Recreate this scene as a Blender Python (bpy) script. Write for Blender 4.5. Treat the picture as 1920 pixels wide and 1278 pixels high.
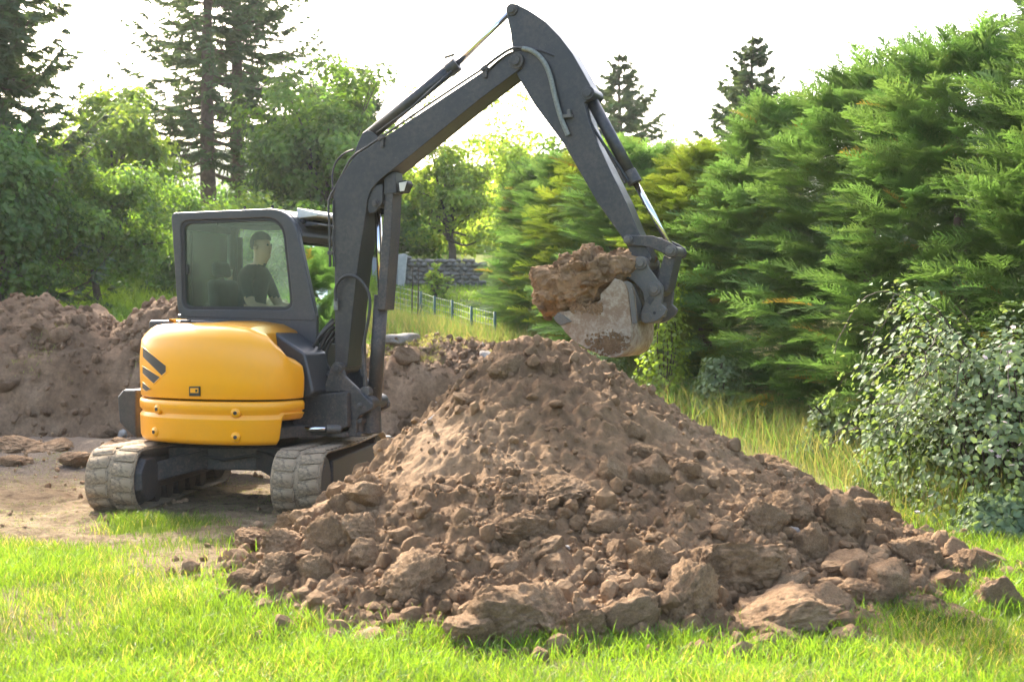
import bpy, bmesh, math, random
import numpy as np
from mathutils import Vector, Matrix

for o in list(bpy.data.objects): bpy.data.objects.remove(o)
SC = bpy.context.scene
COL = SC.collection
rng = np.random.default_rng(7)
random.seed(7)
R = math.radians

# ------------------------------------------------------------------ camera
F_PX, HOR, CAMZ = 2600.0, 590.0, 1.65          # focal length in photo pixels, horizon row, eye height
PITCH = math.atan((639.0 - HOR) / F_PX)
cd = bpy.data.cameras.new('camera'); cam = bpy.data.objects.new('camera', cd); COL.objects.link(cam)
cd.sensor_width = 36.0; cd.lens = 36.0 * F_PX / 1920.0
cd.clip_start = 0.1; cd.clip_end = 3000
cam.location = (0, 0, CAMZ); cam.rotation_euler = (math.pi / 2 - PITCH, 0, 0)
cd.dof.use_dof = True; cd.dof.focus_distance = 10.8; cd.dof.aperture_fstop = 3.6
SC.camera = cam
SC.render.resolution_x, SC.render.resolution_y = 1024, 681

# ------------------------------------------------------------------ world, sun, exposure
SUN_AZ = R(-22.5)      # measured from +Y towards +X: behind the scene, a little to the left
SUN_EL = R(36.5)
w = bpy.data.worlds.new('World'); SC.world = w; w.use_nodes = True
nt = w.node_tree; nt.nodes.clear()
sky = nt.nodes.new('ShaderNodeTexSky'); sky.sky_type = 'NISHITA'; sky.sun_disc = False
sky.sun_elevation = SUN_EL; sky.sun_rotation = SUN_AZ
sky.air_density = 1.0; sky.dust_density = 5.0; sky.ozone_density = 1.0; sky.altitude = 100
bg = nt.nodes.new('ShaderNodeBackground'); bg.inputs['Strength'].default_value = 0.15
ow = nt.nodes.new('ShaderNodeOutputWorld')
nt.links.new(sky.outputs[0], bg.inputs[0]); nt.links.new(bg.outputs[0], ow.inputs[0])
sd = bpy.data.lights.new('sun', 'SUN'); sun = bpy.data.objects.new('sun', sd); COL.objects.link(sun)
sd.energy = 2.75; sd.angle = R(0.53); sd.color = (1.0, 0.94, 0.84)
sdir = Vector((math.sin(SUN_AZ) * math.cos(SUN_EL), math.cos(SUN_AZ) * math.cos(SUN_EL), math.sin(SUN_EL)))
sun.rotation_euler = sdir.to_track_quat('Z', 'Y').to_euler(); sun.location = sdir * 60
SC.view_settings.view_transform = 'Standard'; SC.view_settings.look = 'None'
SC.view_settings.use_white_balance = True; SC.view_settings.white_balance_temperature = 6850
SC.view_settings.exposure = 2.42; SC.view_settings.gamma = 1.0; SC.view_settings.use_curve_mapping = False
SC.render.engine = 'CYCLES'
SC.cycles.max_bounces = 8; SC.cycles.diffuse_bounces = 3; SC.cycles.transmission_bounces = 5
SC.cycles.transparent_max_bounces = 10; SC.cycles.caustics_reflective = False; SC.cycles.caustics_refractive = False
SC.cycles.use_denoising = True

# ------------------------------------------------------------------ photo pixel -> ray
def ray(px, py):
    X = (px - 960.0) / F_PX; U = (639.0 - py) / F_PX
    return np.array([X, math.cos(PITCH) + U * math.sin(PITCH), -math.sin(PITCH) + U * math.cos(PITCH)])
def at_depth(px, py, d):
    r = ray(px, py); return np.array([0, 0, CAMZ]) + r * (d / r[1])

# ------------------------------------------------------------------ noise
def _hash(ix, iy, iz, seed):
    h = (ix.astype(np.int64) * 374761393 + iy.astype(np.int64) * 668265263 + iz.astype(np.int64) * 2147483647 + seed * 974634777) & 0xffffffff
    h = ((h ^ (h >> 13)) * 1274126177) & 0xffffffff
    h = ((h ^ (h >> 16)) * 2246822519) & 0xffffffff
    h = h ^ (h >> 15)
    return (h & 0xffffff) / float(0xffffff) * 2 - 1
def noise3(x, y, z=0.0, seed=0):
    x, y, z = np.broadcast_arrays(np.asarray(x, float), np.asarray(y, float), np.asarray(z, float))
    ix, iy, iz = np.floor(x), np.floor(y), np.floor(z)
    fx, fy, fz = x - ix, y - iy, z - iz
    sx, sy, sz = [f * f * f * (f * (f * 6 - 15) + 10) for f in (fx, fy, fz)]
    ix, iy, iz = ix.astype(np.int64), iy.astype(np.int64), iz.astype(np.int64)
    r = 0
    for dx in (0, 1):
        wx = sx if dx else 1 - sx
        for dy in (0, 1):
            wy = sy if dy else 1 - sy
            for dz in (0, 1):
                wz = sz if dz else 1 - sz
                r = r + wx * wy * wz * _hash(ix + dx, iy + dy, iz + dz, seed)
    return r
def fbm(x, y, z=0.0, octv=4, seed=0, gain=0.5, lac=2.03):
    a, s, t = 1.0, 0.0, 0.0
    x = np.asarray(x, float); y = np.asarray(y, float); z = np.asarray(z, float)
    for i in range(octv):
        s = s + a * noise3(x, y, z, seed + i * 17); t += a
        x = x * lac + 3.1; y = y * lac + 1.7; z = z * lac + 5.3; a *= gain
    return s / t
def billow(x, y, z=0.0, octv=4, seed=0, gain=0.5):
    a, s, t = 1.0, 0.0, 0.0
    x = np.asarray(x, float); y = np.asarray(y, float); z = np.asarray(z, float)
    for i in range(octv):
        s = s + a * (1 - 2 * np.abs(noise3(x, y, z, seed + i * 13))); t += a
        x = x * 2.07 + 7.1; y = y * 2.07 + 2.7; z = z * 2.07; a *= gain
    return s / t
def smooth(a, b, x):
    t = np.clip((x - a) / (b - a), 0, 1); return t * t * (3 - 2 * t)
def unit(v):
    v = np.asarray(v, float); return v / np.maximum(np.linalg.norm(v, axis=-1, keepdims=True), 1e-9)

# ------------------------------------------------------------------ mesh helpers
def tag(o, label=None, cat=None, group=None, kind=None):
    if label: o['label'] = label
    if cat: o['category'] = cat
    if group: o['group'] = group
    if kind: o['kind'] = kind
    return o
def empty(name, loc=(0, 0, 0), rz=0.0):
    o = bpy.data.objects.new(name, None); COL.objects.link(o); o.location = loc; o.rotation_euler = (0, 0, rz)
    o.empty_display_size = 0.2
    return o
def mesh_np(name, V, F, mat, smooth_sh=False, col=None):
    V = np.ascontiguousarray(V, np.float32); F = np.ascontiguousarray(F, np.int32)
    k = F.shape[1]; n = len(F)
    m = bpy.data.meshes.new(name)
    m.vertices.add(len(V)); m.vertices.foreach_set('co', V.ravel())
    m.loops.add(n * k); m.loops.foreach_set('vertex_index', F.ravel())
    m.polygons.add(n); m.polygons.foreach_set('loop_start', np.arange(0, n * k, k, dtype=np.int32))
    m.polygons.foreach_set('use_smooth', np.full(n, smooth_sh, dtype=bool))
    if col is not None:
        a = m.color_attributes.new('tint', 'FLOAT_COLOR', 'POINT')
        c = np.ones((len(V), 4), np.float32); c[:, :3] = col
        a.data.foreach_set('color', c.ravel())
    m.update(calc_edges=True)
    if mat is not None: m.materials.append(mat)
    return m
def obj(name, mesh, parent=None, loc=None, rot=None, scale=None):
    o = bpy.data.objects.new(name, mesh); COL.objects.link(o)
    if parent is not None: o.parent = parent
    if loc is not None: o.location = loc
    if rot is not None: o.rotation_euler = rot
    if scale is not None: o.scale = scale
    return o
def poly_obj(name, V, F, mat, parent=None, smooth_sh=False, bevel=0.0, seg=2, ang=35):
    m = bpy.data.meshes.new(name); m.from_pydata([tuple(map(float, v)) for v in V], [], [tuple(f) for f in F])
    bm = bmesh.new(); bm.from_mesh(m); bmesh.ops.recalc_face_normals(bm, faces=bm.faces); bm.to_mesh(m); bm.free()
    if mat is not None: m.materials.append(mat)
    if smooth_sh:
        for p in m.polygons: p.use_smooth = True
    o = obj(name, m, parent)
    if bevel > 0:
        b = o.modifiers.new('bevel', 'BEVEL'); b.width = bevel; b.segments = seg; b.limit_method = 'ANGLE'; b.angle_limit = R(ang)
        b.harden_normals = False
    return o
class MB:
    """collects simple shapes that make up one part"""
    def __init__(s): s.V = []; s.F = []
    def add(s, V, F):
        n = len(s.V); s.V += [tuple(v) for v in V]; s.F += [tuple(i + n for i in f) for f in F]; return s
    def box(s, c, d, M=None):
        V = []
        for sx in (-.5, .5):
            for sy in (-.5, .5):
                for sz in (-.5, .5):
                    p = Vector((sx * d[0], sy * d[1], sz * d[2]))
                    if M is not None: p = M @ p
                    V.append((p.x + c[0], p.y + c[1], p.z + c[2]))
        return s.add(V, [(0, 1, 3, 2), (4, 6, 7, 5), (0, 4, 5, 1), (2, 3, 7, 6), (0, 2, 6, 4), (1, 5, 7, 3)])
    def prism(s, poly, a, b, axis='v'):
        # poly in (u,z), extruded along v from a to b ; axis 'z': poly in (u,v) extruded in z
        n = len(poly)
        if axis == 'v': V = [(p[0], a, p[1]) for p in poly] + [(p[0], b, p[1]) for p in poly]
        else: V = [(p[0], p[1], a) for p in poly] + [(p[0], p[1], b) for p in poly]
        F = [tuple(range(n)), tuple(range(2 * n - 1, n - 1, -1))] + [(i, (i + 1) % n, n + (i + 1) % n, n + i) for i in range(n)]
        return s.add(V, F)
    def tube(s, pts, rad, n=10, caps=True):
        V, F = tube(pts, rad, n)
        if caps:
            F = list(F) + [tuple(range(n - 1, -1, -1)), tuple(range(len(V) - n, len(V)))]
        return s.add(V, F)
    def cyl(s, a, b, r, n=16, r2=None):
        return s.tube([a, b], [r, r if r2 is None else r2], n)
    def build(s, name, mat, parent=None, smooth_sh=False, bevel=0.0, seg=2, ang=35):
        return poly_obj(name, s.V, s.F, mat, parent, smooth_sh, bevel, seg, ang)
def tube(pts, rad, n=8):
    pts = np.array(pts, float); k = len(pts)
    rad = np.full(k, rad) if np.isscalar(rad) else np.array(rad, float)
    T = np.gradient(pts, axis=0) if k > 2 else np.repeat((pts[1] - pts[0])[None], 2, 0)
    T = unit(T)
    ref = np.array([0, 0, 1.0]) if abs(T[0][2]) < .9 else np.array([1.0, 0, 0])
    A = unit(np.cross(T[0], ref)); V = []
    for i in range(k):
        A = A - T[i] * np.dot(A, T[i]); A = unit(A); B = np.cross(T[i], A)
        for j in range(n):
            t = 2 * math.pi * j / n
            V.append(tuple(pts[i] + rad[i] * (math.cos(t) * A + math.sin(t) * B)))
    F = [(i * n + j, i * n + (j + 1) % n, (i + 1) * n + (j + 1) % n, (i + 1) * n + j) for i in range(k - 1) for j in range(n)]
    return V, F
def crom(P, n=8, closed=False):
    P = np.array(P, float); out = []
    m = len(P); rngi = range(m if closed else m - 1)
    for i in rngi:
        p1, p2 = P[i], P[(i + 1) % m]
        p0 = P[i - 1] if (closed or i > 0) else 2 * p1 - p2
        p3 = P[(i + 2) % m] if (closed or i + 2 < m) else 2 * p2 - p1
        for t in np.arange(n) / n:
            out.append(.5 * ((2 * p1) + (-p0 + p2) * t + (2 * p0 - 5 * p1 + 4 * p2 - p3) * t * t + (-p0 + 3 * p1 - 3 * p2 + p3) * t ** 3))
    if not closed: out.append(P[-1])
    return np.array(out)
def grid_faces(nx, ny):
    i = np.arange(nx - 1)[:, None] * ny + np.arange(ny - 1)[None]
    i = i.ravel()
    return np.stack([i, i + ny, i + ny + 1, i + 1], 1)
def copy_tree(o, parent=None):
    c = o.copy(); COL.objects.link(c); c.parent = parent
    for ch in list(o.children): copy_tree(ch, c)
    return c

# ------------------------------------------------------------------ materials
def nodes(name):
    m = bpy.data.materials.new(name); m.use_nodes = True; t = m.node_tree
    for n in list(t.nodes): t.nodes.remove(n)
    out = t.nodes.new('ShaderNodeOutputMaterial')
    return m, t, out
def N(t, typ, **kw):
    n = t.nodes.new(typ)
    for k, v in kw.items():
        if hasattr(n, k): setattr(n, k, v)
    return n
def noise_node(t, scale, detail=4, rough=0.55, coord='Object'):
    tc = N(t, 'ShaderNodeTexCoord'); n = N(t, 'ShaderNodeTexNoise')
    n.inputs['Scale'].default_value = scale; n.inputs['Detail'].default_value = detail; n.inputs['Roughness'].default_value = rough
    t.links.new(tc.outputs[coord], n.inputs['Vector'])
    return n
def ramp(t, src, stops):
    r = N(t, 'ShaderNodeValToRGB'); e = r.color_ramp.elements
    e[0].position, e[0].color = stops[0][0], (*stops[0][1], 1)
    e[1].position, e[1].color = stops[-1][0], (*stops[-1][1], 1)
    for p, c in stops[1:-1]:
        x = e.new(p); x.color = (*c, 1)
    t.links.new(src, r.inputs['Fac']); return r
def mixc(t, fac, a, b, blend='MIX'):
    m = N(t, 'ShaderNodeMix', data_type='RGBA', blend_type=blend)
    for s, v in ((0, fac), (6, a), (7, b)):
        if isinstance(v, (int, float)): m.inputs[s].default_value = v
        elif isinstance(v, tuple): m.inputs[s].default_value = (*v, 1) if len(v) == 3 else v
        else: t.links.new(v, m.inputs[s])
    return m.outputs[2]
def bump(t, h, strength=.5, dist=.02, normal=None):
    b = N(t, 'ShaderNodeBump'); b.inputs['Strength'].default_value = strength; b.inputs['Distance'].default_value = dist
    t.links.new(h, b.inputs['Height'])
    if normal is not None: t.links.new(normal, b.inputs['Normal'])
    return b.outputs[0]
def principled(t, out, color, rough=.5, metal=0.0, spec=.5, normal=None, coat=0.0):
    p = N(t, 'ShaderNodeBsdfPrincipled')
    if isinstance(color, tuple): p.inputs['Base Color'].default_value = (*color, 1)
    else: t.links.new(color, p.inputs['Base Color'])
    if isinstance(rough, (int, float)): p.inputs['Roughness'].default_value = rough
    else: t.links.new(rough, p.inputs['Roughness'])
    p.inputs['Metallic'].default_value = metal; p.inputs['Specular IOR Level'].default_value = spec
    p.inputs['Coat Weight'].default_value = coat; p.inputs['Coat Roughness'].default_value = .12
    if normal is not None: t.links.new(normal, p.inputs['Normal'])
    t.links.new(p.outputs[0], out.inputs[0]); return p
def mat_paint(name, col, rough=.4, dust=.35, dustcol=(.20, .15, .11), scale=5, coat=0.0, scratch=0.0, metal=0.0, lo=.2, hi=.42):
    m, t, out = nodes(name)
    n1 = noise_node(t, scale, 8, .65); n2 = noise_node(t, scale * 9, 5, .7)
    mul = N(t, 'ShaderNodeMath', operation='MULTIPLY'); t.links.new(n1.outputs[0], mul.inputs[0]); t.links.new(n2.outputs[0], mul.inputs[1])
    r = ramp(t, mul.outputs[0], [(lo, (0, 0, 0)), (hi, (dust,) * 3), (hi + .18, (min(1, dust * 1.8),) * 3)])
    c = mixc(t, r.outputs[0], col, dustcol)
    if scratch:
        n3 = noise_node(t, 60, 2, .5)
        r3 = ramp(t, n3.outputs[0], [(.70, (0, 0, 0)), (.74, (scratch,) * 3)])
        c = mixc(t, r3.outputs[0], c, (.32, .29, .26))
    rr = N(t, 'ShaderNodeMapRange'); rr.inputs[3].default_value = rough; rr.inputs[4].default_value = min(1, rough + .35)
    t.links.new(r.outputs[0], rr.inputs[0])
    principled(t, out, c, rr.outputs[0], metal, .45, bump(t, n2.outputs[0], .08, .004), coat)
    return m
def mat_simple(name, col, rough=.5, metal=0.0, var=.15, scale=12):
    m, t, out = nodes(name)
    n = noise_node(t, scale, 5, .6)
    r = ramp(t, n.outputs[0], [(.3, tuple(c * (1 - var) for c in col)), (.7, tuple(min(1, c * (1 + var)) for c in col))])
    principled(t, out, r.outputs[0], rough, metal)
    return m
def mat_leaf(name, col, trans=.45, gloss=.08, grough=.35, var=.25, tcol=None):
    m, t, out = nodes(name)
    a = N(t, 'ShaderNodeAttribute', attribute_name='tint')
    oi = N(t, 'ShaderNodeObjectInfo')
    mr = N(t, 'ShaderNodeMapRange'); mr.inputs[3].default_value = 1 - var * .5; mr.inputs[4].default_value = 1 + var * .5
    t.links.new(oi.outputs['Random'], mr.inputs[0])
    c = mixc(t, 1.0, col, a.outputs['Color'], 'MULTIPLY')
    cc = N(t, 'ShaderNodeVectorMath', operation='SCALE'); t.links.new(c, cc.inputs[0]); t.links.new(mr.outputs[0], cc.inputs[3])
    d = N(t, 'ShaderNodeBsdfDiffuse'); t.links.new(cc.outputs[0], d.inputs[0])
    tr = N(t, 'ShaderNodeBsdfTranslucent')
    tc = mixc(t, 1.0, cc.outputs[0], tcol or (1.4, 1.45, .6), 'MULTIPLY'); t.links.new(tc, tr.inputs[0])
    ms = N(t, 'ShaderNodeMixShader'); ms.inputs[0].default_value = trans
    t.links.new(d.outputs[0], ms.inputs[1]); t.links.new(tr.outputs[0], ms.inputs[2])
    g = N(t, 'ShaderNodeBsdfGlossy'); g.inputs['Roughness'].default_value = grough; g.inputs['Color'].default_value = (.9, .95, 1, 1)
    m2 = N(t, 'ShaderNodeMixShader'); m2.inputs[0].default_value = gloss
    t.links.new(ms.outputs[0], m2.inputs[1]); t.links.new(g.outputs[0], m2.inputs[2])
    t.links.new(m2.outputs[0], out.inputs[0]); return m
def soil_color(t, base, pale, dark):
    n1 = noise_node(t, 1.1, 5, .6, 'Object'); n2 = noise_node(t, 14, 6, .7, 'Object')
    a = ramp(t, n1.outputs[0], [(.32, dark), (.5, base), (.7, pale)])
    b = ramp(t, n2.outputs[0], [(.28, (.62, .60, .58)), (.5, (1, 1, 1)), (.72, (1.38, 1.36, 1.33))])
    return mixc(t, 1.0, a.outputs[0], b.outputs[0], 'MULTIPLY')
def mat_soil(name, base, pale, dark, bs=.9, s1=38, s2=130, bd=.03):
    m, t, out = nodes(name)
    c = soil_color(t, base, pale, dark)
    oi = N(t, 'ShaderNodeObjectInfo'); mr = N(t, 'ShaderNodeMapRange'); mr.inputs[3].default_value = .86; mr.inputs[4].default_value = 1.16
    t.links.new(oi.outputs['Random'], mr.inputs[0])
    cc = N(t, 'ShaderNodeVectorMath', operation='SCALE'); t.links.new(c, cc.inputs[0]); t.links.new(mr.outputs[0], cc.inputs[3])
    nb = noise_node(t, s1, 8, .75); nb2 = noise_node(t, s2, 4, .7)
    b1 = bump(t, nb.outputs[0], bs, bd); b2 = bump(t, nb2.outputs[0], bs * .7, bd * .35, b1)
    principled(t, out, cc.outputs[0], .95, 0, .15, b2)
    return m
M = {}
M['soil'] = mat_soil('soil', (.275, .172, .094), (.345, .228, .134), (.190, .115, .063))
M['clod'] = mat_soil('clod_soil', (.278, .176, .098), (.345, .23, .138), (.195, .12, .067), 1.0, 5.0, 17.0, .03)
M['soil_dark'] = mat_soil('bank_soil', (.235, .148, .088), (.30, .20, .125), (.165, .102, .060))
M['stone'] = mat_soil('stone', (.30, .27, .24), (.40, .37, .33), (.22, .19, .165), .5)
M['yellow'] = mat_paint('yellow_paint', (.80, .335, .004), .30, .12, (.45, .26, .09), 2.2, coat=.12, scratch=.10)
M['black'] = mat_paint('charcoal_paint', (.023, .025, .027), .36, .40, (.125, .10, .08), 3, scratch=.15)
M['blackdirty'] = mat_paint('dusty_charcoal_paint', (.034, .034, .034), .5, .6, (.17, .13, .10), 5, scratch=.35)
M['cabpaint'] = mat_paint('cab_paint', (.035, .037, .040), .33, .22, (.13, .11, .095), 4)
M['rubber'] = mat_paint('muddy_rubber', (.07, .06, .048), .9, .95, (.31, .235, .15), 5, lo=.13, hi=.27)
M['rubberseal'] = mat_simple('rubber_seal', (.012, .012, .012), .6)
M['hose'] = mat_simple('hose_rubber', (.022, .022, .022), .55)
M['hosepale'] = mat_simple('braided_hose', (.16, .17, .15), .6, 0, .3, 60)
M['chrome'] = mat_simple('chrome', (.75, .75, .75), .12, 1.0, .03)
M['steel'] = mat_paint('worn_steel', (.085, .082, .076), .45, .6, (.19, .15, .11), 6, scratch=.5, metal=.2)
M['bucket'] = mat_paint('worn_bucket_steel', (.31, .265, .195), .55, .95, (.19, .125, .078), 2.6, scratch=.4, lo=.16, hi=.32)
M['dark'] = mat_simple('dark_interior', (.02, .02, .02), .7)
M['grille'] = mat_simple('grille_black', (.012, .012, .012), .5)
M['white'] = mat_simple('cream_panel', (.62, .60, .55), .5)
M['seat'] = mat_simple('seat_fabric', (.05, .055, .055), .9)
M['lens'] = mat_simple('lamp_lens', (.55, .52, .45), .15)
def mat_glass():
    m, t, out = nodes('tinted_glass')
    tr = N(t, 'ShaderNodeBsdfTransparent'); tr.inputs[0].default_value = (.88, .98, .925, 1)
    g = N(t, 'ShaderNodeBsdfGlossy'); g.inputs['Roughness'].default_value = .02; g.inputs[0].default_value = (.9, 1, .95, 1)
    fr = N(t, 'ShaderNodeFresnel'); fr.inputs[0].default_value = 1.5
    d = N(t, 'ShaderNodeBsdfTranslucent'); d.inputs[0].default_value = (.62, .70, .62, 1)
    n = noise_node(t, 3, 6, .65); rr = ramp(t, n.outputs[0], [(.40, (.012,) * 3), (.72, (.11,) * 3)])
    m1 = N(t, 'ShaderNodeMixShader'); t.links.new(rr.outputs[0], m1.inputs[0]); t.links.new(tr.outputs[0], m1.inputs[1]); t.links.new(d.outputs[0], m1.inputs[2])
    m2 = N(t, 'ShaderNodeMixShader'); t.links.new(fr.outputs[0], m2.inputs[0]); t.links.new(m1.outputs[0], m2.inputs[1]); t.links.new(g.outputs[0], m2.inputs[2])
    t.links.new(m2.outputs[0], out.inputs[0]); return m
M['glass'] = mat_glass()
M['grass'] = mat_leaf('grass_blades', (.170, .255, .046), .55, .02, .4, 0)
M['weeds'] = mat_leaf('dry_grass', (.27, .275, .12), .45, .02, .5, 0, (1.1, 1.1, .7))
M['cypress'] = mat_leaf('cypress_green', (.125, .208, .068), .48, .018, .4, .2, (1.2, 1.3, .75))
M['cypress_gold'] = mat_leaf('cypress_gold', (.17, .225, .05), .45, .02, .4, .2)
M['spruce'] = mat_leaf('spruce_needles', (.078, .115, .058), .32, .015, .45, .15)
M['leaf'] = mat_leaf('broad_leaves', (.130, .215, .045), .60, .02, .35, .2)
M['leaf_pale'] = mat_leaf('pale_leaves', (.20, .28, .06), .62, .02, .35, .2)
M['leaf_dark'] = mat_leaf('dark_leaves', (.090, .165, .045), .56, .015, .35, .2)
M['leaf_airy'] = mat_leaf('airy_leaves', (.25, .33, .085), .68, .015, .4, .15)
M['bramble'] = mat_leaf('bramble_leaves', (.160, .215, .105), .40, .02, .5, .1)
M['bark'] = mat_simple('bark', (.085, .065, .05), .95, 0, .4, 9)
M['bark_red'] = mat_simple('conifer_bark', (.11, .075, .055), .95, 0, .4, 9)
M['post'] = mat_simple('green_post', (.03, .09, .07), .5)
M['wire'] = mat_simple('green_wire', (.05, .12, .10), .5)
M['gate'] = mat_simple('grey_gate', (.28, .31, .34), .5, 0, .08)
M['concrete'] = mat_simple('concrete', (.40, .39, .36), .9, 0, .15)
M['flower'] = mat_leaf('yellow_petal', (.8, .5, .02), .4, .03, .5, 0, (1, 1, .6))
M['flower_pink'] = mat_leaf('pale_petal', (.65, .52, .55), .4, .03, .5, 0, (1, 1, 1))

# ================================================================== terrain
def nat(x, y):                       # the natural slope, rising away from the camera
    y = np.asarray(y, float); k = 1.2
    s = np.logaddexp(0, (y - 13.0) / k) * k * .115
    s = np.where(y > 45, .115 * 32 + (y - 45) * .03, s)
    return s
def cut_line(x):                     # far edge of the levelled pad
    return 19.6 + .35 * fbm(np.asarray(x) * .5, 3.3, seed=5, octv=3) + .12 * fbm(np.asarray(x) * 2.2, 1.3, seed=6, octv=3)
def pad(x, y):                       # 1 inside the levelled pad
    xr = .7 + .3 * fbm(np.asarray(y) * .6, 8.1, seed=9, octv=3)
    return (1 - smooth(-.02, .30, y - cut_line(x))) * (1 - smooth(0, .9, x - xr))
def ground_z(x, y):
    p = pad(x, y)
    z = nat(x, y) * (1 - p)
    near = 1 - smooth(24, 40, y)
    return z + near * (.022 * fbm(x * 1.3, y * 1.3, seed=21, octv=4) + p * smooth(9.6, 10.6, y) * (.045 * billow(x * 2.6, y * 2.6, seed=22, octv=4, gain=.65) + .012 * fbm(x * 11, y * 11, seed=23, octv=2)))
def lush(x, y):                      # 0..1 cover of fresh green grass
    e = 9.9 + .25 * fbm(x * .9, 2.2, seed=31, octv=3) + .25 * smooth(-2.6, -3.6, x) * 0
    g = 1 - smooth(-.25, .35, y - e)
    sx, sy = -1.98, 9.25
    straw = np.exp(-(((x - sx + .28 * (y - sy)) / .80) ** 2 + ((y - sy) / 1.0) ** 2) ** 1.5)
    g = g * (1 - .95 * straw)
    g = np.maximum(g, np.exp(-(((x + 2.72) / .42) ** 2 + ((y - 10.75) / .45) ** 2) ** 1.5))      # tuft by the tracks
    right = smooth(.6, 1.6, x - .25 * fbm(y, 4.0, seed=33)) * smooth(9, 10.5, y)
    g = np.maximum(g, right * .85)
    back = smooth(20.2, 21.4, y)
    g = np.maximum(g, back * .9)
    g = g * (.72 + .55 * fbm(x * 1.7, y * 1.7, seed=35, octv=3))
    return np.clip(g, 0, 1)
def dry(x, y):                       # 0..1 yellowed growth
    r = smooth(1.2, 2.6, x) * smooth(8.6, 11.5, y) * (1 - smooth(24, 27, y) * .7)
    return np.clip(r * (.75 + .9 * fbm(x * .8, y * .8, seed=41, octv=3)), 0, 1)

def spaced(a, fine0, fine1, b, df, dc):
    l = [fine0]; s = df
    while l[-1] > a: s *= 1.18; l.append(l[-1] - min(s, dc))
    m = list(np.arange(fine0, fine1, df)); u = [fine1]; s = df
    while u[-1] < b: s *= 1.18; u.append(u[-1] + min(s, dc))
    return np.array(l[:0:-1] + m + u)
gx = spaced(-160, -7.5, 6.0, 160, .06, 12); gy = spaced(-8, 5.6, 15.0, 420, .06, 14)
X, Y = np.meshgrid(gx, gy, indexing='ij')
Z = ground_z(X, Y)
# the soil banks have their own surface behind the pad edge: keep the sheet under it
Z -= .25 * smooth(18.6, 19.2, Y) * (1 - smooth(21.6, 22.3, Y)) * (1 - smooth(.1, .7, X)) * smooth(-17, -16, X)
V = np.stack([X, Y, Z], -1).reshape(-1, 3)
gc = np.zeros((len(V), 3)); gc[:, 0] = lush(X, Y).ravel(); gc[:, 1] = dry(X, Y).ravel(); gc[:, 2] = pad(X, Y).ravel() * smooth(12.8, 14.5, Y).ravel()
def mat_ground():
    m, t, out = nodes('ground_soil_and_turf')
    a = N(t, 'ShaderNodeAttribute', attribute_name='tint'); sp = N(t, 'ShaderNodeSeparateColor'); t.links.new(a.outputs['Color'], sp.inputs[0])
    n1 = noise_node(t, 2.2, 6, .65); n2 = noise_node(t, 22, 6, .7); n3 = noise_node(t, 90, 4, .7)
    d1 = ramp(t, n1.outputs[0], [(.3, (.17, .115, .068)), (.5, (.27, .195, .118)), (.68, (.35, .27, .17))])
    d2 = ramp(t, n2.outputs[0], [(.3, (.70, .68, .64)), (.5, (1, 1, 1)), (.7, (1.2, 1.2, 1.16))])
    dirt = mixc(t, 1.0, d1.outputs[0], d2.outputs[0], 'MULTIPLY')
    n4 = noise_node(t, 6.5, 7, .72); d4 = ramp(t, n4.outputs[0], [(.36, (.50, .46, .42)), (.48, (.95, .95, .95)), (.66, (1.12, 1.12, 1.1))])
    dirt = mixc(t, 1.0, dirt, d4.outputs[0], 'MULTIPLY')
    dirt = mixc(t, sp.outputs[2], dirt, mixc(t, 1.0, (.17, .135, .105), d2.outputs[0], 'MULTIPLY'))
    gr = ramp(t, n2.outputs[0], [(.3, (.10, .13, .025)), (.6, (.19, .235, .05)), (.75, (.27, .25, .09))])
    dr = ramp(t, n2.outputs[0], [(.3, (.26, .22, .09)), (.6, (.38, .32, .15)), (.75, (.44, .37, .20))])
    gd = mixc(t, sp.outputs[1], gr.outputs[0], dr.outputs[0])
    # ragged edge between turf and bare soil
    ad = N(t, 'ShaderNodeMath', operation='ADD'); t.links.new(sp.outputs[0], ad.inputs[0])
    sb = N(t, 'ShaderNodeMath', operation='MULTIPLY_ADD'); t.links.new(n2.outputs[0], sb.inputs[0]); sb.inputs[1].default_value = 1.0; sb.inputs[2].default_value = -.5
    t.links.new(sb.outputs[0], ad.inputs[1])
    fr = ramp(t, ad.outputs[0], [(.22, (0, 0, 0)), (.55, (1, 1, 1))])
    c = mixc(t, fr.outputs[0], dirt, gd)
    b = bump(t, n3.outputs[0], .8, .012, bump(t, n2.outputs[0], 1.0, .05, bump(t, n4.outputs[0], .8, .08)))
    principled(t, out, c, .95, 0, .1, b)
    return m
M['ground'] = mat_ground()
ground = obj('ground', mesh_np('ground', V, grid_faces(len(gx), len(gy)), M['ground'], True, gc)); tag(ground, kind='structure')

# far hill
hx = np.linspace(-600, 600, 100); hy = np.linspace(230, 700, 30)
X, Y = np.meshgrid(hx, hy, indexing='ij')
Z = -8 + smooth(230, 470, Y) * (62 + 26 * fbm(X * .006, Y * .004, seed=51, octv=4)) + 3.0 * billow(X * .08, Y * .08, seed=52, octv=3)
m_, t_, o_ = nodes('wooded_hillside')
n_ = noise_node(t_, .06, 8, .7); r_ = ramp(t_, n_.outputs[0], [(.35, (.05, .075, .04)), (.55, (.10, .13, .07)), (.7, (.20, .21, .12))])
principled(t_, o_, r_.outputs[0], .95, 0, .1)
tag(obj('hill', mesh_np('hill', np.stack([X, Y, Z], -1).reshape(-1, 3), grid_faces(100, 30), m_, True)), kind='structure')

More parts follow.
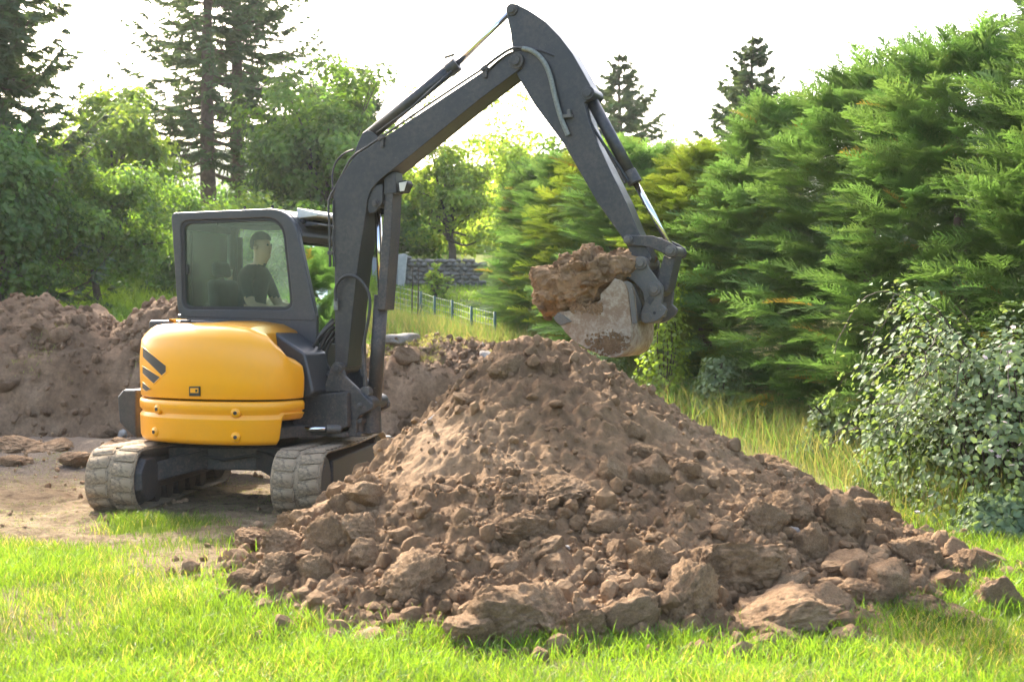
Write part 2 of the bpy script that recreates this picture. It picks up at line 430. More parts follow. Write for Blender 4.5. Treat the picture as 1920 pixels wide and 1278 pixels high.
# ================================================================== the soil pile
APX, APY, APH = .09, 10.35, 1.47
def pile_base(x, y):
    dx, dy = x - APX, y - APY
    r = np.hypot(dx, dy); th = np.arctan2(dy, dx)
    # reach of the foot of the pile by direction (0 = right, -90 = towards the camera)
    ang = np.radians([-180, -150, -125, -105, -90, -65, -48, -30, -12, 0, 20, 50, 90, 130, 160, 180])
    rad = np.array([1.70, 2.08, 2.80, 3.35, 3.45, 3.55, 3.45, 3.3, 3.0, 2.8, 2.65, 2.25, 2.0, 1.75, 1.6, 1.75])
    Rr = np.interp(th, ang, rad) * (1 + .05 * fbm(np.cos(th) * 4 + 9, np.sin(th) * 4, seed=61, octv=3))
    q = r / Rr
    g = np.interp(q, [0, .05, .12, .30, .43, .58, .72, .86, .96, 1.04, 1.4], [1.0, .985, .94, .725, .555, .375, .235, .115, .04, -.03, -.2])
    return APH * g, q
def slide(x, y):      # the smooth slipped tongue on the left front face
    ca, sa = math.cos(R(-58)), math.sin(R(-58))
    dx, dy = x + .56, y - 9.0
    a = dx * ca - dy * sa * -1; b = -dx * sa + dy * ca
    c = np.hypot((dx - dy * .12) / .22, dy / .5)
    return 1 - smooth(.55, 1.05, c)
def pile_z(x, y):
    z, q = pile_base(x, y)
    s = 1 - .7 * slide(x, y)
    k = smooth(0.02, .5, q)
    z = z + .07 * fbm(x * 1.5, y * 1.5, seed=62, octv=3) * k
    lump = billow(x * 2.3 + .2 * fbm(x * 3, y * 3, seed=60), y * 2.3, seed=63, octv=4, gain=.55)
    z = z + (.055 + .045 * smooth(.45, .8, q)) * lump * (s * .8 + .2)
    rg = .68 + .45 * smooth(-.3, .25, fbm(x * 1.3, y * 1.3, seed=67, octv=2))
    z = z + .042 * billow(x * 8, y * 8, seed=64, octv=3) * s * rg + .034 * fbm(x * 21, y * 21, seed=65, octv=2) * (s * .75 + .25) * rg + .014 * noise3(x * 43, y * 43, 0, 68) * (s * .6 + .4)
    # broken slabs: terraced patches on the front
    tq = fbm(x * 1.1, y * 1.1, seed=66, octv=2); tm = smooth(.12, .3, tq) * s
    z = z + tm * .06 * (np.floor(z * 7) / 7 - z) * 7 * .5
    return z
px_ = np.arange(-2.7, 3.9, .0165); py_ = np.arange(6.5, 12.9, .0165)
X, Y = np.meshgrid(px_, py_, indexing='ij')
Z = pile_z(X, Y)
F = grid_faces(len(px_), len(py_)); zf = Z.ravel() - ground_z(X, Y).ravel()
keep = (zf[F] > -.05).any(1)
F = F[keep]
used = np.unique(F); remap = np.full(X.size, -1); remap[used] = np.arange(len(used))
V = np.stack([X, Y, Z], -1).reshape(-1, 3)[used]
PILE = obj('soil_pile', mesh_np('soil_pile', V, remap[F], M['soil'], True))
tag(PILE, 'large cone of brown excavated soil and clods in front of the digger', 'soil pile')

# ---- clods
def ico(sub):
    bm = bmesh.new(); bmesh.ops.create_icosphere(bm, subdivisions=sub, radius=1)
    V = np.array([v.co[:] for v in bm.verts]); F = np.array([[v.index for v in f.verts] for f in bm.faces]); bm.free()
    return V, F
ICO = {k: ico(k) for k in (1, 2, 3, 4, 5)}
def clod_shape(sub, seed, flat=1.0, planes=6):
    V, F = ICO[sub]; V = V.copy(); r = np.random.default_rng(seed)
    o = r.uniform(-50, 50, 3); p = V + o
    V = V * (1 + .38 * fbm(p[:, 0] * 1.5, p[:, 1] * 1.5, p[:, 2] * 1.5, 3, seed))[:, None]
    for k in range(planes + 3):                      # broken faces
        n = unit(r.normal(size=3)); d = r.uniform(.42, .8)
        V -= n * np.maximum(0, V @ n - d)[:, None] * .82
    p = V + o
    disp = .10 * billow(p[:, 0] * 3.4, p[:, 1] * 3.4, p[:, 2] * 3.4, 3, seed + 3)
    if sub > 2: disp += .13 * billow(p[:, 0] * 8, p[:, 1] * 8, p[:, 2] * 8, 3, seed + 8)
    if sub > 3: disp += .11 * billow(p[:, 0] * 18, p[:, 1] * 18, p[:, 2] * 18, 2, seed + 9)
    V = V * (1.12 + disp)[:, None]
    V[:, 2] *= flat
    return V, F
CL = [mesh_np('clod', *clod_shape(4, 100 + i, random.uniform(.6, .95)), M['clod'], True) for i in range(14)]
CLBIG = [mesh_np('clod', *clod_shape(5, 200 + i, random.uniform(.8, 1.0), 6), M['clod'], True) for i in range(6)]
STN = [mesh_np('stone', *clod_shape(3, 300 + i, random.uniform(.5, .8), 10), M['stone'], True) for i in range(4)]
def drop(px, py, zfun):
    """where the photo ray meets a height field"""
    r = ray(px, py); o = np.array([0, 0, CAMZ]); ts = np.linspace(5.5, 32, 2600) / r[1]
    P = o + r * ts[:, None]; below = P[:, 2] < zfun(P[:, 0], P[:, 1])
    i = int(np.argmax(below)); return P[i]
surf = lambda x, y: np.maximum(pile_z(x, y), ground_z(x, y))
n_part = 0
# the clods that stand out in the photograph: pixel, half size (m), squash, turn
for px, py, s, fl, rz in [(1400, 1075, .25, .60, .3), (1452, 1180, .27, .45, -.15), (1290, 1135, .14, 1.1, .5), (1190, 1170, .15, .75, 1.0), (925, 1180, .20, .62, .2),
                          (1030, 1165, .15, .9, 2.0), (775, 1100, .15, .85, .7), (1320, 1060, .13, .8, 1.5), (1105, 1175, .10, .8, .4), (1225, 1055, .10, .7, .1),
                          (1660, 1085, .16, .6, .9), (1770, 1095, .13, .5, .4), (1715, 1040, .12, .85, 2.1), (1620, 1120, .15, .6, 1.1), (1735, 1140, .15, .5, 2.8),
                          (1800, 1065, .09, .5, 1.9), (1560, 965, .11, .7, .2), (1630, 955, .12, .7, 1.2), (1490, 955, .11, .8, .2), (1660, 1010, .12, .7, 2.2),
                          (470, 1015, .16, .55, .2), (540, 1020, .13, .7, 1.3), (520, 1070, .12, .6, 2.4), (460, 1090, .10, .7, .9), (620, 1010, .14, .8, .4), (680, 1000, .11, .8, 1.8),
                          (600, 1075, .11, .8, 2.6), (690, 915, .09, .8, .6), (640, 960, .11, .8, 1.1), (560, 985, .12, .7, 0), (970, 1000, .16, .5, .6), (1060, 920, .14, .6, .3),
                          (950, 690, .11, .8, .4), (1030, 690, .09, .8, 1.7), (870, 745, .07, .6, 2.0), (1180, 805, .08, .7, .2), (1210, 850, .11, .6, 1.2), (970, 1100, .08, .8, .7),
                          (1430, 975, .13, .7, 1.0), (1290, 880, .08, .7, .2), (1140, 640, .0, 1, 0)]:
    if s <= 0: continue
    p = drop(px, py + 8, surf)
    o = obj('clod', random.choice(CLBIG), PILE, (p[0], p[1] + s * .3, p[2] + s * fl * .22), (random.uniform(-.15, .15), random.uniform(-.15, .15), rz), (s * 1.12, s * .9, s * fl * 1.25)); n_part += 1
# many more, most of them round the foot
cand = []
while len(cand) < 262:
    x, y = rng.uniform(-2.4, 3.5), rng.uniform(6.7, 12.2)
    z, q = pile_base(np.array(x), np.array(y)); q = float(q)
    if q > (1.03 if x < -.8 else 1.10) or slide(np.array(x), np.array(y)) > .3: continue
    if y > 10.6 and rng.random() < .6: continue
    if rng.random() > (.10 + .9 * smooth(.35, .85, q)): continue
    if q > .97 and rng.random() < .55: continue
    cand.append((x, y, q))
for x, y, q in cand:
    s = (.026 + .085 * rng.random() ** 2.6) * (.75 + .6 * q)
    z = float(surf(np.array(x), np.array(y)))
    me = STN[rng.integers(4)] if (rng.random() < .06 and s < .06) else CL[rng.integers(14)]
    obj('stone' if me in STN else 'clod', me, PILE, (x, y, z + s * .12), tuple(rng.uniform(-.6, .6, 2)) + (rng.uniform(0, 6.28),), tuple(s * rng.uniform(.75, 1.25, 3)))
def scatter_crumbs(name, parent, n, sampler, smin, smax, mat, sub=1, pw=2.5, extra=None):
    Vb, Fb = ICO[sub]
    sh = [clod_shape(sub, 400 + i, 1.0, 4)[0] for i in range(10)]
    P, S = sampler(n); n = len(P)
    s = smin + (smax - smin) * rng.random(n) ** pw * S
    a = rng.uniform(0, 6.28, n); ca, sa = np.cos(a), np.sin(a); sc = rng.uniform(.7, 1.25, (n, 3)) * s[:, None]
    B = np.stack([sh[i] for i in rng.integers(0, 10, n)]) * sc[:, None, :]
    W = np.stack([B[..., 0] * ca[:, None] - B[..., 1] * sa[:, None], B[..., 0] * sa[:, None] + B[..., 1] * ca[:, None], B[..., 2]], -1) + P[:, None, :]
    W[..., 2] += s[:, None] * .3
    Fa = (Fb[None] + (np.arange(n) * len(Vb))[:, None, None]).reshape(-1, 3)
    o = obj(name, mesh_np(name, W.reshape(-1, 3), Fa, mat, False), parent); tag(o, kind='stuff'); return o
def pile_sampler(n):
    x = rng.uniform(-2.5, 3.6, n * 4); y = rng.uniform(6.6, 12.2, n * 4)
    z, q = pile_base(x, y)
    pr = (.22 + .8 * smooth(.3, .85, q)) * (q < 1.1) * (1 - .6 * slide(x, y)) * (.45 + .55 * smooth(-.25, .2, fbm(x * 1.6, y * 1.6, seed=71, octv=3)))
    pr = np.where(q > .98, pr * .35, pr) + .03 * ((q > 1.0) & (q < 1.3)) * np.where(y > 10.8, .5, 1)
    k = (rng.random(n * 4) < pr); x, y, q = x[k][:n], y[k][:n], q[k][:n]
    return np.stack([x, y, surf(x, y)], -1), .7 + .7 * q
scatter_crumbs('soil_crumbs', PILE, 10000, pile_sampler, .005, .021, M['soil'], pw=1.6)
scatter_crumbs('small_clods', PILE, 1700, pile_sampler, .018, .055, M['soil'], sub=2, pw=2.2)

# ================================================================== banks of dug soil at the back of the pad
def bank_z(x, y, amp):
    c = cut_line(x); d = y - c
    face = smooth(-.38, .12, d + .10 * fbm(x * 3, y * 2, seed=81, octv=3))
    base = nat(x, y) * face - .12 * (1 - face)
    sp = np.exp(-((d - 1.35) / .95) ** 2) + .35 * np.exp(-((d - .55) / .4) ** 2)
    z = base + amp(x) * sp * (1 + .25 * fbm(x * 1.1, y * 1.1, seed=82, octv=3))
    z = z + face * (.13 * billow(x * 1.8, y * 1.8, seed=83, octv=4) + .10 * billow(x * 6, y * 6, seed=84, octv=4, gain=.6)) - (1 - smooth(1.9, 2.7, d)) * 0
    z = z - .35 * smooth(1.9, 2.7, d)
    return z
def make_bank(name, x0, x1, amp, label):
    xs = np.arange(x0, x1, .05); ys = np.arange(18.7, 22.6, .05)
    X, Y = np.meshgrid(xs, ys, indexing='ij'); Z = bank_z(X, Y, amp)
    # rough, slightly overhanging face
    Yd = Y + .12 * fbm(X * 2.5, Z * 4, seed=85, octv=4) * smooth(18.9, 19.4, Y) * (1 - smooth(20.3, 20.8, Y))
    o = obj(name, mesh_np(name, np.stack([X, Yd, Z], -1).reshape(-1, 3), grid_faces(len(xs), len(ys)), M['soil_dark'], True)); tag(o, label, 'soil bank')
    return o
ampL = lambda x: .98 + .22 * fbm(np.asarray(x) * .8, 5.0, seed=86, octv=3) - .38 * np.exp(-((np.asarray(x) + 5.9) / .30) ** 2) - .10 * smooth(-4.6, -3.2, np.asarray(x))
ampC = lambda x: (.20 + .14 * fbm(np.asarray(x) * 1.3, 7.0, seed=87, octv=3)) * (1 - smooth(-.9, .5, np.asarray(x)))
ampL0 = ampL; ampL = lambda x: ampL0(x) * (1 - smooth(-3.3, -2.3, np.asarray(x))) + ampC(x) * smooth(-3.3, -2.3, np.asarray(x))
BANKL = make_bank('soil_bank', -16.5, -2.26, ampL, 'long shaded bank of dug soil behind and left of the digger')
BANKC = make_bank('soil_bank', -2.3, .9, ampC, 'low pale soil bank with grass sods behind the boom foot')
for bank, x0, x1, amp, n in ((BANKL, -9.5, -2.6, ampL, 130), (BANKC, -2.2, .4, ampC, 60)):
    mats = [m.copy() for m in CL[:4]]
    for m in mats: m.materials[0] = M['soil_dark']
    for i in range(n):
        x = rng.uniform(x0, x1); y = float(cut_line(x)) + rng.uniform(-.7, 1.6)
        z = max(float(bank_z(np.array(x), np.array(y), amp)), float(ground_z(np.array(x), np.array(y)))); s = .04 + .13 * rng.random() ** 2.5
        if rng.random() < .10: nm, me = 'stone', STN[rng.integers(4)]
        else: nm, me = 'clod', mats[rng.integers(4)]
        obj(nm, me, bank, (x, y, z + s * .2), tuple(rng.uniform(-.6, .6, 2)) + (rng.uniform(0, 6.28),), tuple(s * rng.uniform(.75, 1.3, 3)))
def bank_sampler(x0, x1, amp):
    def f(n):
        x = rng.uniform(x0, x1, n); y = cut_line(x) + rng.uniform(-.8, 1.7, n)
        return np.stack([x, y, np.maximum(bank_z(x, y, amp), ground_z(x, y) - .2)], -1), np.ones(n)
    return f
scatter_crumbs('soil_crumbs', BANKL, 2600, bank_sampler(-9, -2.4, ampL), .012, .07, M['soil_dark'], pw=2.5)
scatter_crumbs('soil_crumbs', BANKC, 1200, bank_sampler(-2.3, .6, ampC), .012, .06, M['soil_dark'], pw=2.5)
# loose lumps on the pad floor left of the tracks
lab = ['flat lump of soil lying on the pad left of the tracks', 'reddish clod beside the far corner of the left track', 'clod at the left edge of the pad below the bank',
       'small dark clod on the straw in front of the left track', 'crumbled clod between the bank and the left track', 'low clod near the left picture edge on bare ground', 'darker clod behind the black corner bumper']
for (px, py, s), l in zip([(165, 865, .22), (215, 840, .15), (45, 835, .26), (230, 932, .06), (100, 838, .22), (25, 862, .14), (232, 828, .16)], lab):
    p = drop(px, py + 6, ground_z)
    o = obj('clod', CLBIG[rng.integers(6)], None, (p[0], p[1], p[2] + s * .12), (0, 0, rng.uniform(0, 6)), (s * 1.3, s, s * .55)); tag(o, l, 'clod', 'loose clods on the bare pad')
p = drop(1447, 885, ground_z)
tag(obj('clod', CLBIG[2], None, (p[0], p[1], p[2] + .06), (0, 0, .4), (.20, .14, .12)), 'lone clod lying in dry grass between the pile and the hedge', 'clod')
p = at_depth(738, 628, 20.6)
tag(obj('boulder', STN[1].copy(), None, (p[0] + .05, p[1], p[2] - .08), (0, 0, .8), (.42, .3, .22)), 'pale boulder on the bank just right of the boom', 'boulder')
def pad_sampler(n):
    x = rng.uniform(-7.5, .2, n * 3); y = rng.uniform(10.2, 19.3, n * 3)
    k = (lush(x, y) < .25) & (rng.random(n * 3) < .25 + .75 * smooth(-.1, .3, fbm(x * .9, y * .9, seed=73, octv=3)))
    x, y = x[k][:n], y[k][:n]; return np.stack([x, y, ground_z(x, y)], -1), np.ones(len(x))
scatter_crumbs('loose_crumbs', None, 900, pad_sampler, .006, .035, M['clod'], sub=2, pw=4).parent = None
bpy.data.objects['loose_crumbs']['label'] = 'loose soil crumbs strewn over the bare pad'; bpy.data.objects['loose_crumbs']['category'] = 'soil'

# ================================================================== grass
def blades(name, x, y, z, h, wd, lean, col, mat, az=None, label=None, cat='grass', tip=None, parent=None):
    lite = name != 'grass'
    n = len(x); a = rng.uniform(0, 6.283, n) if az is None else az
    f = rng.uniform(0, 6.283, n)
    L = np.stack([np.cos(a), np.sin(a)], 1) * (lean * h)[:, None]; S = np.stack([np.cos(f), np.sin(f)], 1) * (wd * .5)[:, None]
    P = np.stack([x, y, z - .006], 1)
    v = np.zeros((n, 7, 3))
    for k, (t, ww) in enumerate(((0, .8), (.40, 1.0), (.76, .62))):
        c = P.copy(); c[:, :2] += L * t ** 2; c[:, 2] += h * (t - .12 * t * t * lean)
        v[:, 2 * k] = c; v[:, 2 * k + 1] = c
        v[:, 2 * k, :2] -= S * ww; v[:, 2 * k + 1, :2] += S * ww
    c = P.copy(); c[:, :2] += L; c[:, 2] += h * (1 - .22 * lean); v[:, 6] = c
    base = (np.arange(n) * 7)[:, None]
    F = np.concatenate([base + np.array([[0, 1, 3]]), base + np.array([[0, 3, 2]]), base + np.array([[2, 3, 5]]), base + np.array([[2, 5, 4]]), base + np.array([[4, 5, 6]])], 0)
    C = np.repeat(col[:, None, :], 7, 1)
    if lite: v = v[:, [0, 1, 2, 3, 6]]; C = C[:, :5]; base = (np.arange(n) * 5)[:, None]; F = np.concatenate([base + np.array([[0, 1, 3]]), base + np.array([[0, 3, 2]]), base + np.array([[2, 3, 4]])], 0)
    o = obj(name, mesh_np(name, v.reshape(-1, 3), F, mat, False, C.reshape(-1, 3)), parent)
    tag(o, label, cat, kind='stuff'); return o
def inframe(x, y, m=.6):
    return np.abs(x) < (y * 960 / F_PX + m)
def outside_pile(x, y, lim=1.0):
    z, q = pile_base(x, y); return q > lim
n = 340000
x = rng.uniform(-5, 5.4, n); y = 5.6 + 6.0 * rng.random(n) ** 1.15
g = lush(x, y) * (1 - .62 * dry(x, y))
k = inframe(x, y) & (rng.random(n) < g * .95) & outside_pile(x, y, .985)
x, y = x[k], y[k]; n = len(x); zz = ground_z(x, y)
clump = .5 + .5 * fbm(x * 2.6, y * 2.6, seed=91, octv=3)
h = (.045 + .065 * clump + .045 * rng.random(n) ** 2) * (.7 + .5 * lush(x, y))
t = rng.random((n, 1)); c1 = np.array([[.80, .98, .7]]); c2 = np.array([[1.35, 1.25, .9]])
col = (c1 + (c2 - c1) * t) * (.78 + .5 * fbm(x * 1.1, y * 1.1, seed=92, octv=3))[:, None] * rng.uniform(.8, 1.15, (n, 1))
st = rng.random(n) < .05 + .18 * smooth(.0, .35, fbm(x * .9, y * .9, seed=93, octv=3)); col[st] = np.array([2.1, 1.15, 2.6]) * rng.uniform(.7, 1.1, (st.sum(), 1))
blades('grass', x, y, zz, h, rng.uniform(.003, .0058, n), rng.uniform(.15, 1.0, n), col, M['grass'], label='fresh bright green lawn grass in the foreground')
# longer blades that rise round the foot of the pile
n = 30000; x = rng.uniform(-2.4, 3.9, n); y = rng.uniform(6.4, 10.4, n); zb, q = pile_base(x, y)
k = (q > .93) & (q < 1.14) & inframe(x, y) & (rng.random(n) < lush(x, y) * .55)
x, y = x[k], y[k]; n = len(x)
col = np.array([[.85, 1.0, .75]]) * rng.uniform(.75, 1.25, (n, 1))
blades('grass', x, y, ground_z(x, y), rng.uniform(.07, .17, n), rng.uniform(.003, .006, n), rng.uniform(.15, .8, n), col, M['grass'], label='longer grass blades rising round the foot of the soil pile')
# trampled straw on the pad and in the bare patch
n = 85000; x = rng.uniform(-5.4, 1.0, n); y = rng.uniform(7.5, 16.5, n)
k = inframe(x, y) & (lush(x, y) < .45) & outside_pile(x, y, .98) & (rng.random(n) < .5 + .9 * fbm(x * 1.6, y * 1.6, seed=95, octv=3))
x, y = x[k], y[k]; n = len(x); col = np.array([[1.15, 1.0, .9]]) * rng.uniform(.35, 1.3, (n, 1)); gsel = rng.random(n) < .35; col[gsel] = np.array([.75, 1.0, .6])
blades('trampled_straw', x, y, ground_z(x, y), rng.uniform(.012, .035, n), rng.uniform(.003, .006, n), rng.uniform(.8, 2.4, n), col, M['weeds'], label='trampled pale straw and grass on the bare pad')
# tall yellowing grass between pile and hedge
n = 80000; x = rng.uniform(.8, 5.6, n); y = rng.uniform(8.3, 22, n)
k = inframe(x, y) & (rng.random(n) < dry(x, y) * np.where(y > 14, .5, .8)) & outside_pile(x, y, 1.02)
x, y = x[k], y[k]; n = len(x); hgt = rng.uniform(.06, .20, n) * (.6 + .9 * smooth(-.2, .4, fbm(x * 1.2, y * 1.2, seed=97, octv=2)))
col = np.array([[1.05, 1.0, .8]]) * rng.uniform(.7, 1.25, (n, 1)); gsel = rng.random(n) < .5; col[gsel] = np.array([.62, .95, .5]) * rng.uniform(.8, 1.2, (gsel.sum(), 1))
blades('dry_grass', x, y, ground_z(x, y), hgt, rng.uniform(.004, .008, n), rng.uniform(.1, .9, n), col, M['weeds'], label='yellowing long grass between the soil pile and the hedge')
# tall weeds along the hedge foot and the wire fence
def hedge_x(y): return np.interp(y, [10, 12.2, 16.0, 18.0, 21.5, 25.0], [4.6, 4.1, 3.2, 2.15, .8, -.5])
n = 12000; y = rng.uniform(11, 23, n); x = hedge_x(y) + rng.normal(-.35, .35, n)
k = inframe(x, y) & outside_pile(x, y, 1.1); x, y = x[k], y[k]; n = len(x)
col = np.array([[1.1, 1.0, .85]]) * rng.uniform(.6, 1.2, (n, 1)); gsel = rng.random(n) < .45; col[gsel] = np.array([.55, .9, .45]) * rng.uniform(.8, 1.2, (gsel.sum(), 1))
blades('weeds', x, y, ground_z(x, y), rng.uniform(.15, .5, n), rng.uniform(.005, .010, n), rng.uniform(.1, .8, n), col, M['weeds'], label='tall weeds and seeding grass along the hedge foot', cat='weeds')
n = 6500; t = rng.random(n); x = -2.6 + t * 2.6 + rng.normal(0, .25, n); y = 26.0 - t * 3.3 + rng.normal(-.6, .5, n)
col = np.array([[1.1, .98, .85]]) * rng.uniform(.7, 1.2, (n, 1)); gsel = rng.random(n) < .45; col[gsel] = np.array([.6, .95, .5])
blades('weeds', x, y, ground_z(x, y), rng.uniform(.15, .5, n), rng.uniform(.008, .016, n), rng.uniform(.1, .6, n), col, M['weeds'], label='tall straw coloured weeds along the wire fence', cat='weeds')
# back lawn and rough grass behind the banks
n = 60000; y = rng.uniform(21.6, 34, n); x = rng.uniform(-1, 1, n) * (y * .40)
k = (x < hedge_x(np.minimum(y, 25)) + .5); x, y = x[k], y[k]; n = len(x)
col = np.array([[.9, .95, .7]]) * rng.uniform(.75, 1.3, (n, 1))
hh = np.where(x > -3.2, rng.uniform(.05, .12, n), rng.uniform(.15, .55, n))
blades('grass', x, y, ground_z(x, y), hh, rng.uniform(.012, .02, n), rng.uniform(.2, .9, n), col, M['grass'], label='sunlit lawn and rough grass beyond the soil banks')
# sods on the banks
for bank, x0, x1, amp, nn, lo, hi in ((BANKC, -2.2, .3, ampC, 9000, .3, 1.9), (BANKL, -9, -3, ampL, 2600, -.05, .45)):
    x = rng.uniform(x0, x1, nn); d = rng.uniform(lo, hi, nn); y = cut_line(x) + d
    k = fbm(x * 1.5, y * 1.5, seed=98, octv=2) > (.05 if bank is BANKC else .22); x, y = x[k], y[k]; n = len(x)
    col = np.array([[1.15, 1.1, .75]]) * rng.uniform(.7, 1.2, (n, 1))
    blades('sod_grass', x, y, bank_z(x, y, amp), rng.uniform(.03, .11, n), rng.uniform(.006, .012, n), rng.uniform(.4, 1.6, n), col, M['weeds'], parent=bank, cat=None)

# ================================================================== the excavator (local frame: x = forward, y = to its left / away, z = up)
CX, CY, YAW = -2.37, 12.5, R(-20)
EX = empty('excavator', (CX, CY, 0), YAW)
tag(EX, 'yellow and charcoal compact crawler excavator with raised boom', 'excavator')
cy_, sy_ = math.cos(YAW), math.sin(YAW)
def to_local(p):
    d = np.asarray(p, float) - np.array([CX, CY, 0]); return np.array([d[0] * cy_ + d[1] * sy_, -d[0] * sy_ + d[1] * cy_, d[2]])
CAML = to_local((0, 0, CAMZ))
def L(px, py, v):
    r = ray(px, py); rl = np.array([r[0] * cy_ + r[1] * sy_, -r[0] * sy_ + r[1] * cy_, r[2]])
    t = (v - CAML[1]) / rl[1]; p = CAML + rl * t
    return (p[0], p[2])
def Lp(pts, v, sc=1.0, ox=0, oy=0): return [L(ox + x / sc, oy + y / sc, v) for x, y in pts]
def L3(px, py, v): u, z = L(px, py, v); return (u, v, z)
Z2 = dict(sc=2.555, ox=560, oy=0); Z3 = dict(sc=4.916, ox=940, oy=440); Z5 = dict(sc=3.55, ox=540, oy=480); Z1 = dict(sc=1.997, ox=140, oy=360)
def zz3(p, v, Zk): return L3(Zk['ox'] + p[0] / Zk['sc'], Zk['oy'] + p[1] / Zk['sc'], v)
def pin(name, px, py, r, v0, v1, mat, parent, hub=True, Zk=None):
    a = zz3((px, py), v0, Zk) if Zk else L3(px, py, v0); 
    m = MB().cyl((a[0], v0, a[2]), (a[0], v1, a[2]), r, 20)
    if hub: m.cyl((a[0], v0 - .018, a[2]), (a[0], v0 - .0005, a[2]), r * .62, 16)
    return m.build(name, mat, parent, False, .005)

# ---- undercarriage, turned against the upper body
TA = R(82.5) - YAW
tc, ts = math.cos(TA), math.sin(TA)
def T(p):     # track frame (forward, left, up) -> machine frame
    return (p[0] * tc - p[1] * ts, p[0] * ts + p[1] * tc, p[2])
LEN, RT = 2.50, .272
def track_path(s):      # s in 0..1 round the belt -> centre line point and outward normal (forward, up)
    st = LEN - 2 * RT; per = 2 * st + 2 * math.pi * RT; d = (s % 1.0) * per; f = st / 2
    if d < st: return (-f + d, 0.0 + 0 * d), (0, -1)
    d -= st
    if d < math.pi * RT:
        a = -math.pi / 2 + d / RT; return (f + RT * math.cos(a), RT + RT * math.sin(a)), (math.cos(a), math.sin(a))
    d -= math.pi * RT
    if d < st:
        sag = -.018 * math.sin(math.pi * d / st); return (f - d, 2 * RT + sag), (0, 1)
    d -= st; a = math.pi / 2 + d / RT
    return (-f + RT * math.cos(a), RT + RT * math.sin(a)), (math.cos(a), math.sin(a))
TW = .42
lugm = None
for side in (1, -1):
    yc = side * .79
    tr = empty('track'); tr.parent = EX
    # belt
    n = 120; V = []; F = []
    for i in range(n):
        (f, z), (nf, nz) = track_path(i / n)
        for off, yy in ((-.030, -TW / 2), (-.012, -TW / 2), (-.012, TW / 2), (-.030, TW / 2)):
            V.append(T((f + nf * off, yc + yy, z + nz * off)))
    for i in range(n):
        j = (i + 1) % n
        for k in range(4):
            F.append((i * 4 + k, j * 4 + k, j * 4 + (k + 1) % 4, i * 4 + (k + 1) % 4))
    poly_obj('belt', V, F, M['rubber'], tr, True)
    # lugs
    nl = 44
    if lugm is None:
        b = bmesh.new(); bmesh.ops.create_cube(b, size=1)
        for v in b.verts:
            v.co.x *= .122 if v.co.z < 0 else .104; v.co.y *= .190 if v.co.z < 0 else .178; v.co.z *= .019
        bmesh.ops.bevel(b, geom=list(b.edges), offset=.011, segments=2, affect='EDGES')
        b2 = bmesh.new(); bmesh.ops.create_grid(b2, x_segments=1, y_segments=1, size=.01); b2.free()
        lugm = bpy.data.meshes.new('lug'); b.to_mesh(lugm); b.free(); lugm.materials.append(M['rubber'])
        for p in lugm.polygons: p.use_smooth = True
    for i in range(nl):
        for row in (-1, 1):
            (f, z), (nf, nz) = track_path((i + .25 * row) / nl)
            o = obj('lug', lugm, tr)
            X_ = Vector(T((nz, 0, -nf))); Zv = Vector(T((nf, 0, nz))); Yv = Zv.cross(X_)
            sk = random.uniform(-.06, .06)
            Mx = Matrix((X_, Yv, Zv)).transposed().to_4x4(); Mx.translation = Vector(T((f - nf * .004, yc + row * .107, z - nz * .004)))
            o.matrix_local = Mx @ Matrix.Rotation(sk + row * .12 * side, 4, 'Z') @ Matrix.Diagonal((1, random.uniform(.95, 1.05), random.uniform(.75, 1.1), 1))
    # drive wheel, idler, rollers
    st = (LEN - 2 * RT) / 2
    for nm, f in (('drive_wheel', -st), ('idler_wheel', st)):
        m = MB()
        m.cyl(T((f, yc - .17, RT)), T((f, yc + .17, RT)), .215, 28)
        m.cyl(T((f, yc - .185, RT)), T((f, yc - .1705, RT)), .15, 24); m.cyl(T((f, yc + .1705, RT)), T((f, yc + .185, RT)), .15, 24)
        wv = m.build(nm, M['blackdirty'], tr, False, .008)
        if nm == 'drive_wheel':      # hexagonal motor cover on the inner side
            m = MB(); s_ = -side
            pts = [(f + .20 * math.cos(a), RT + .20 * math.sin(a)) for a in np.radians([0, 45, 90, 135, 180, 225, 270, 315])]
            pts = [(f + .235, RT - .10), (f + .235, RT + .13), (f + .12, RT + .20), (f - .08, RT + .20), (f - .19, RT + .08), (f - .19, RT - .08), (f - .06, RT - .20), (f + .10, RT - .20)]
            V = [T((p[0], yc + s_ * .16, p[1])) for p in pts] + [T((f + (p[0] - f) * .86, yc + s_ * .245, RT + (p[1] - RT) * .86)) for p in pts]
            m.add(V, [tuple(range(8)), tuple(range(15, 7, -1))] + [(i, (i + 1) % 8, 8 + (i + 1) % 8, 8 + i) for i in range(8)])
            m.build('motor_cover', M['blackdirty'], wv, False, .012)
    for i in range(5):
        f = -st + .42 + i * (2 * st - .84) / 4
        MB().cyl(T((f, yc - .15, .115)), T((f, yc + .15, .115)), .088, 18).build('roller', M['blackdirty'], tr, False, .008)
    # side frame
    pts = [(-st + .20, .16), (-st + .20, .43), (st - .10, .43), (st + .12, .36), (st + .12, .19), (st - .1, .16)]
    V = [T((p[0], yc - .19, p[1])) for p in pts] + [T((p[0], yc + .19, p[1])) for p in pts]
    q = len(pts)
    sf = MB().add(V, [tuple(range(q)), tuple(range(2 * q - 1, q - 1, -1))] + [(i, (i + 1) % q, q + (i + 1) % q, q + i) for i in range(q)]).build('track_frame', M['blackdirty'], tr, False, .015)
    if side == -1:
        m = MB()
        for f in (st - .22, st - .14): m.cyl(T((f, yc - .192, .33)), T((f, yc - .185, .33)), .03, 12)
        m.build('frame_hole', M['dark'], sf)
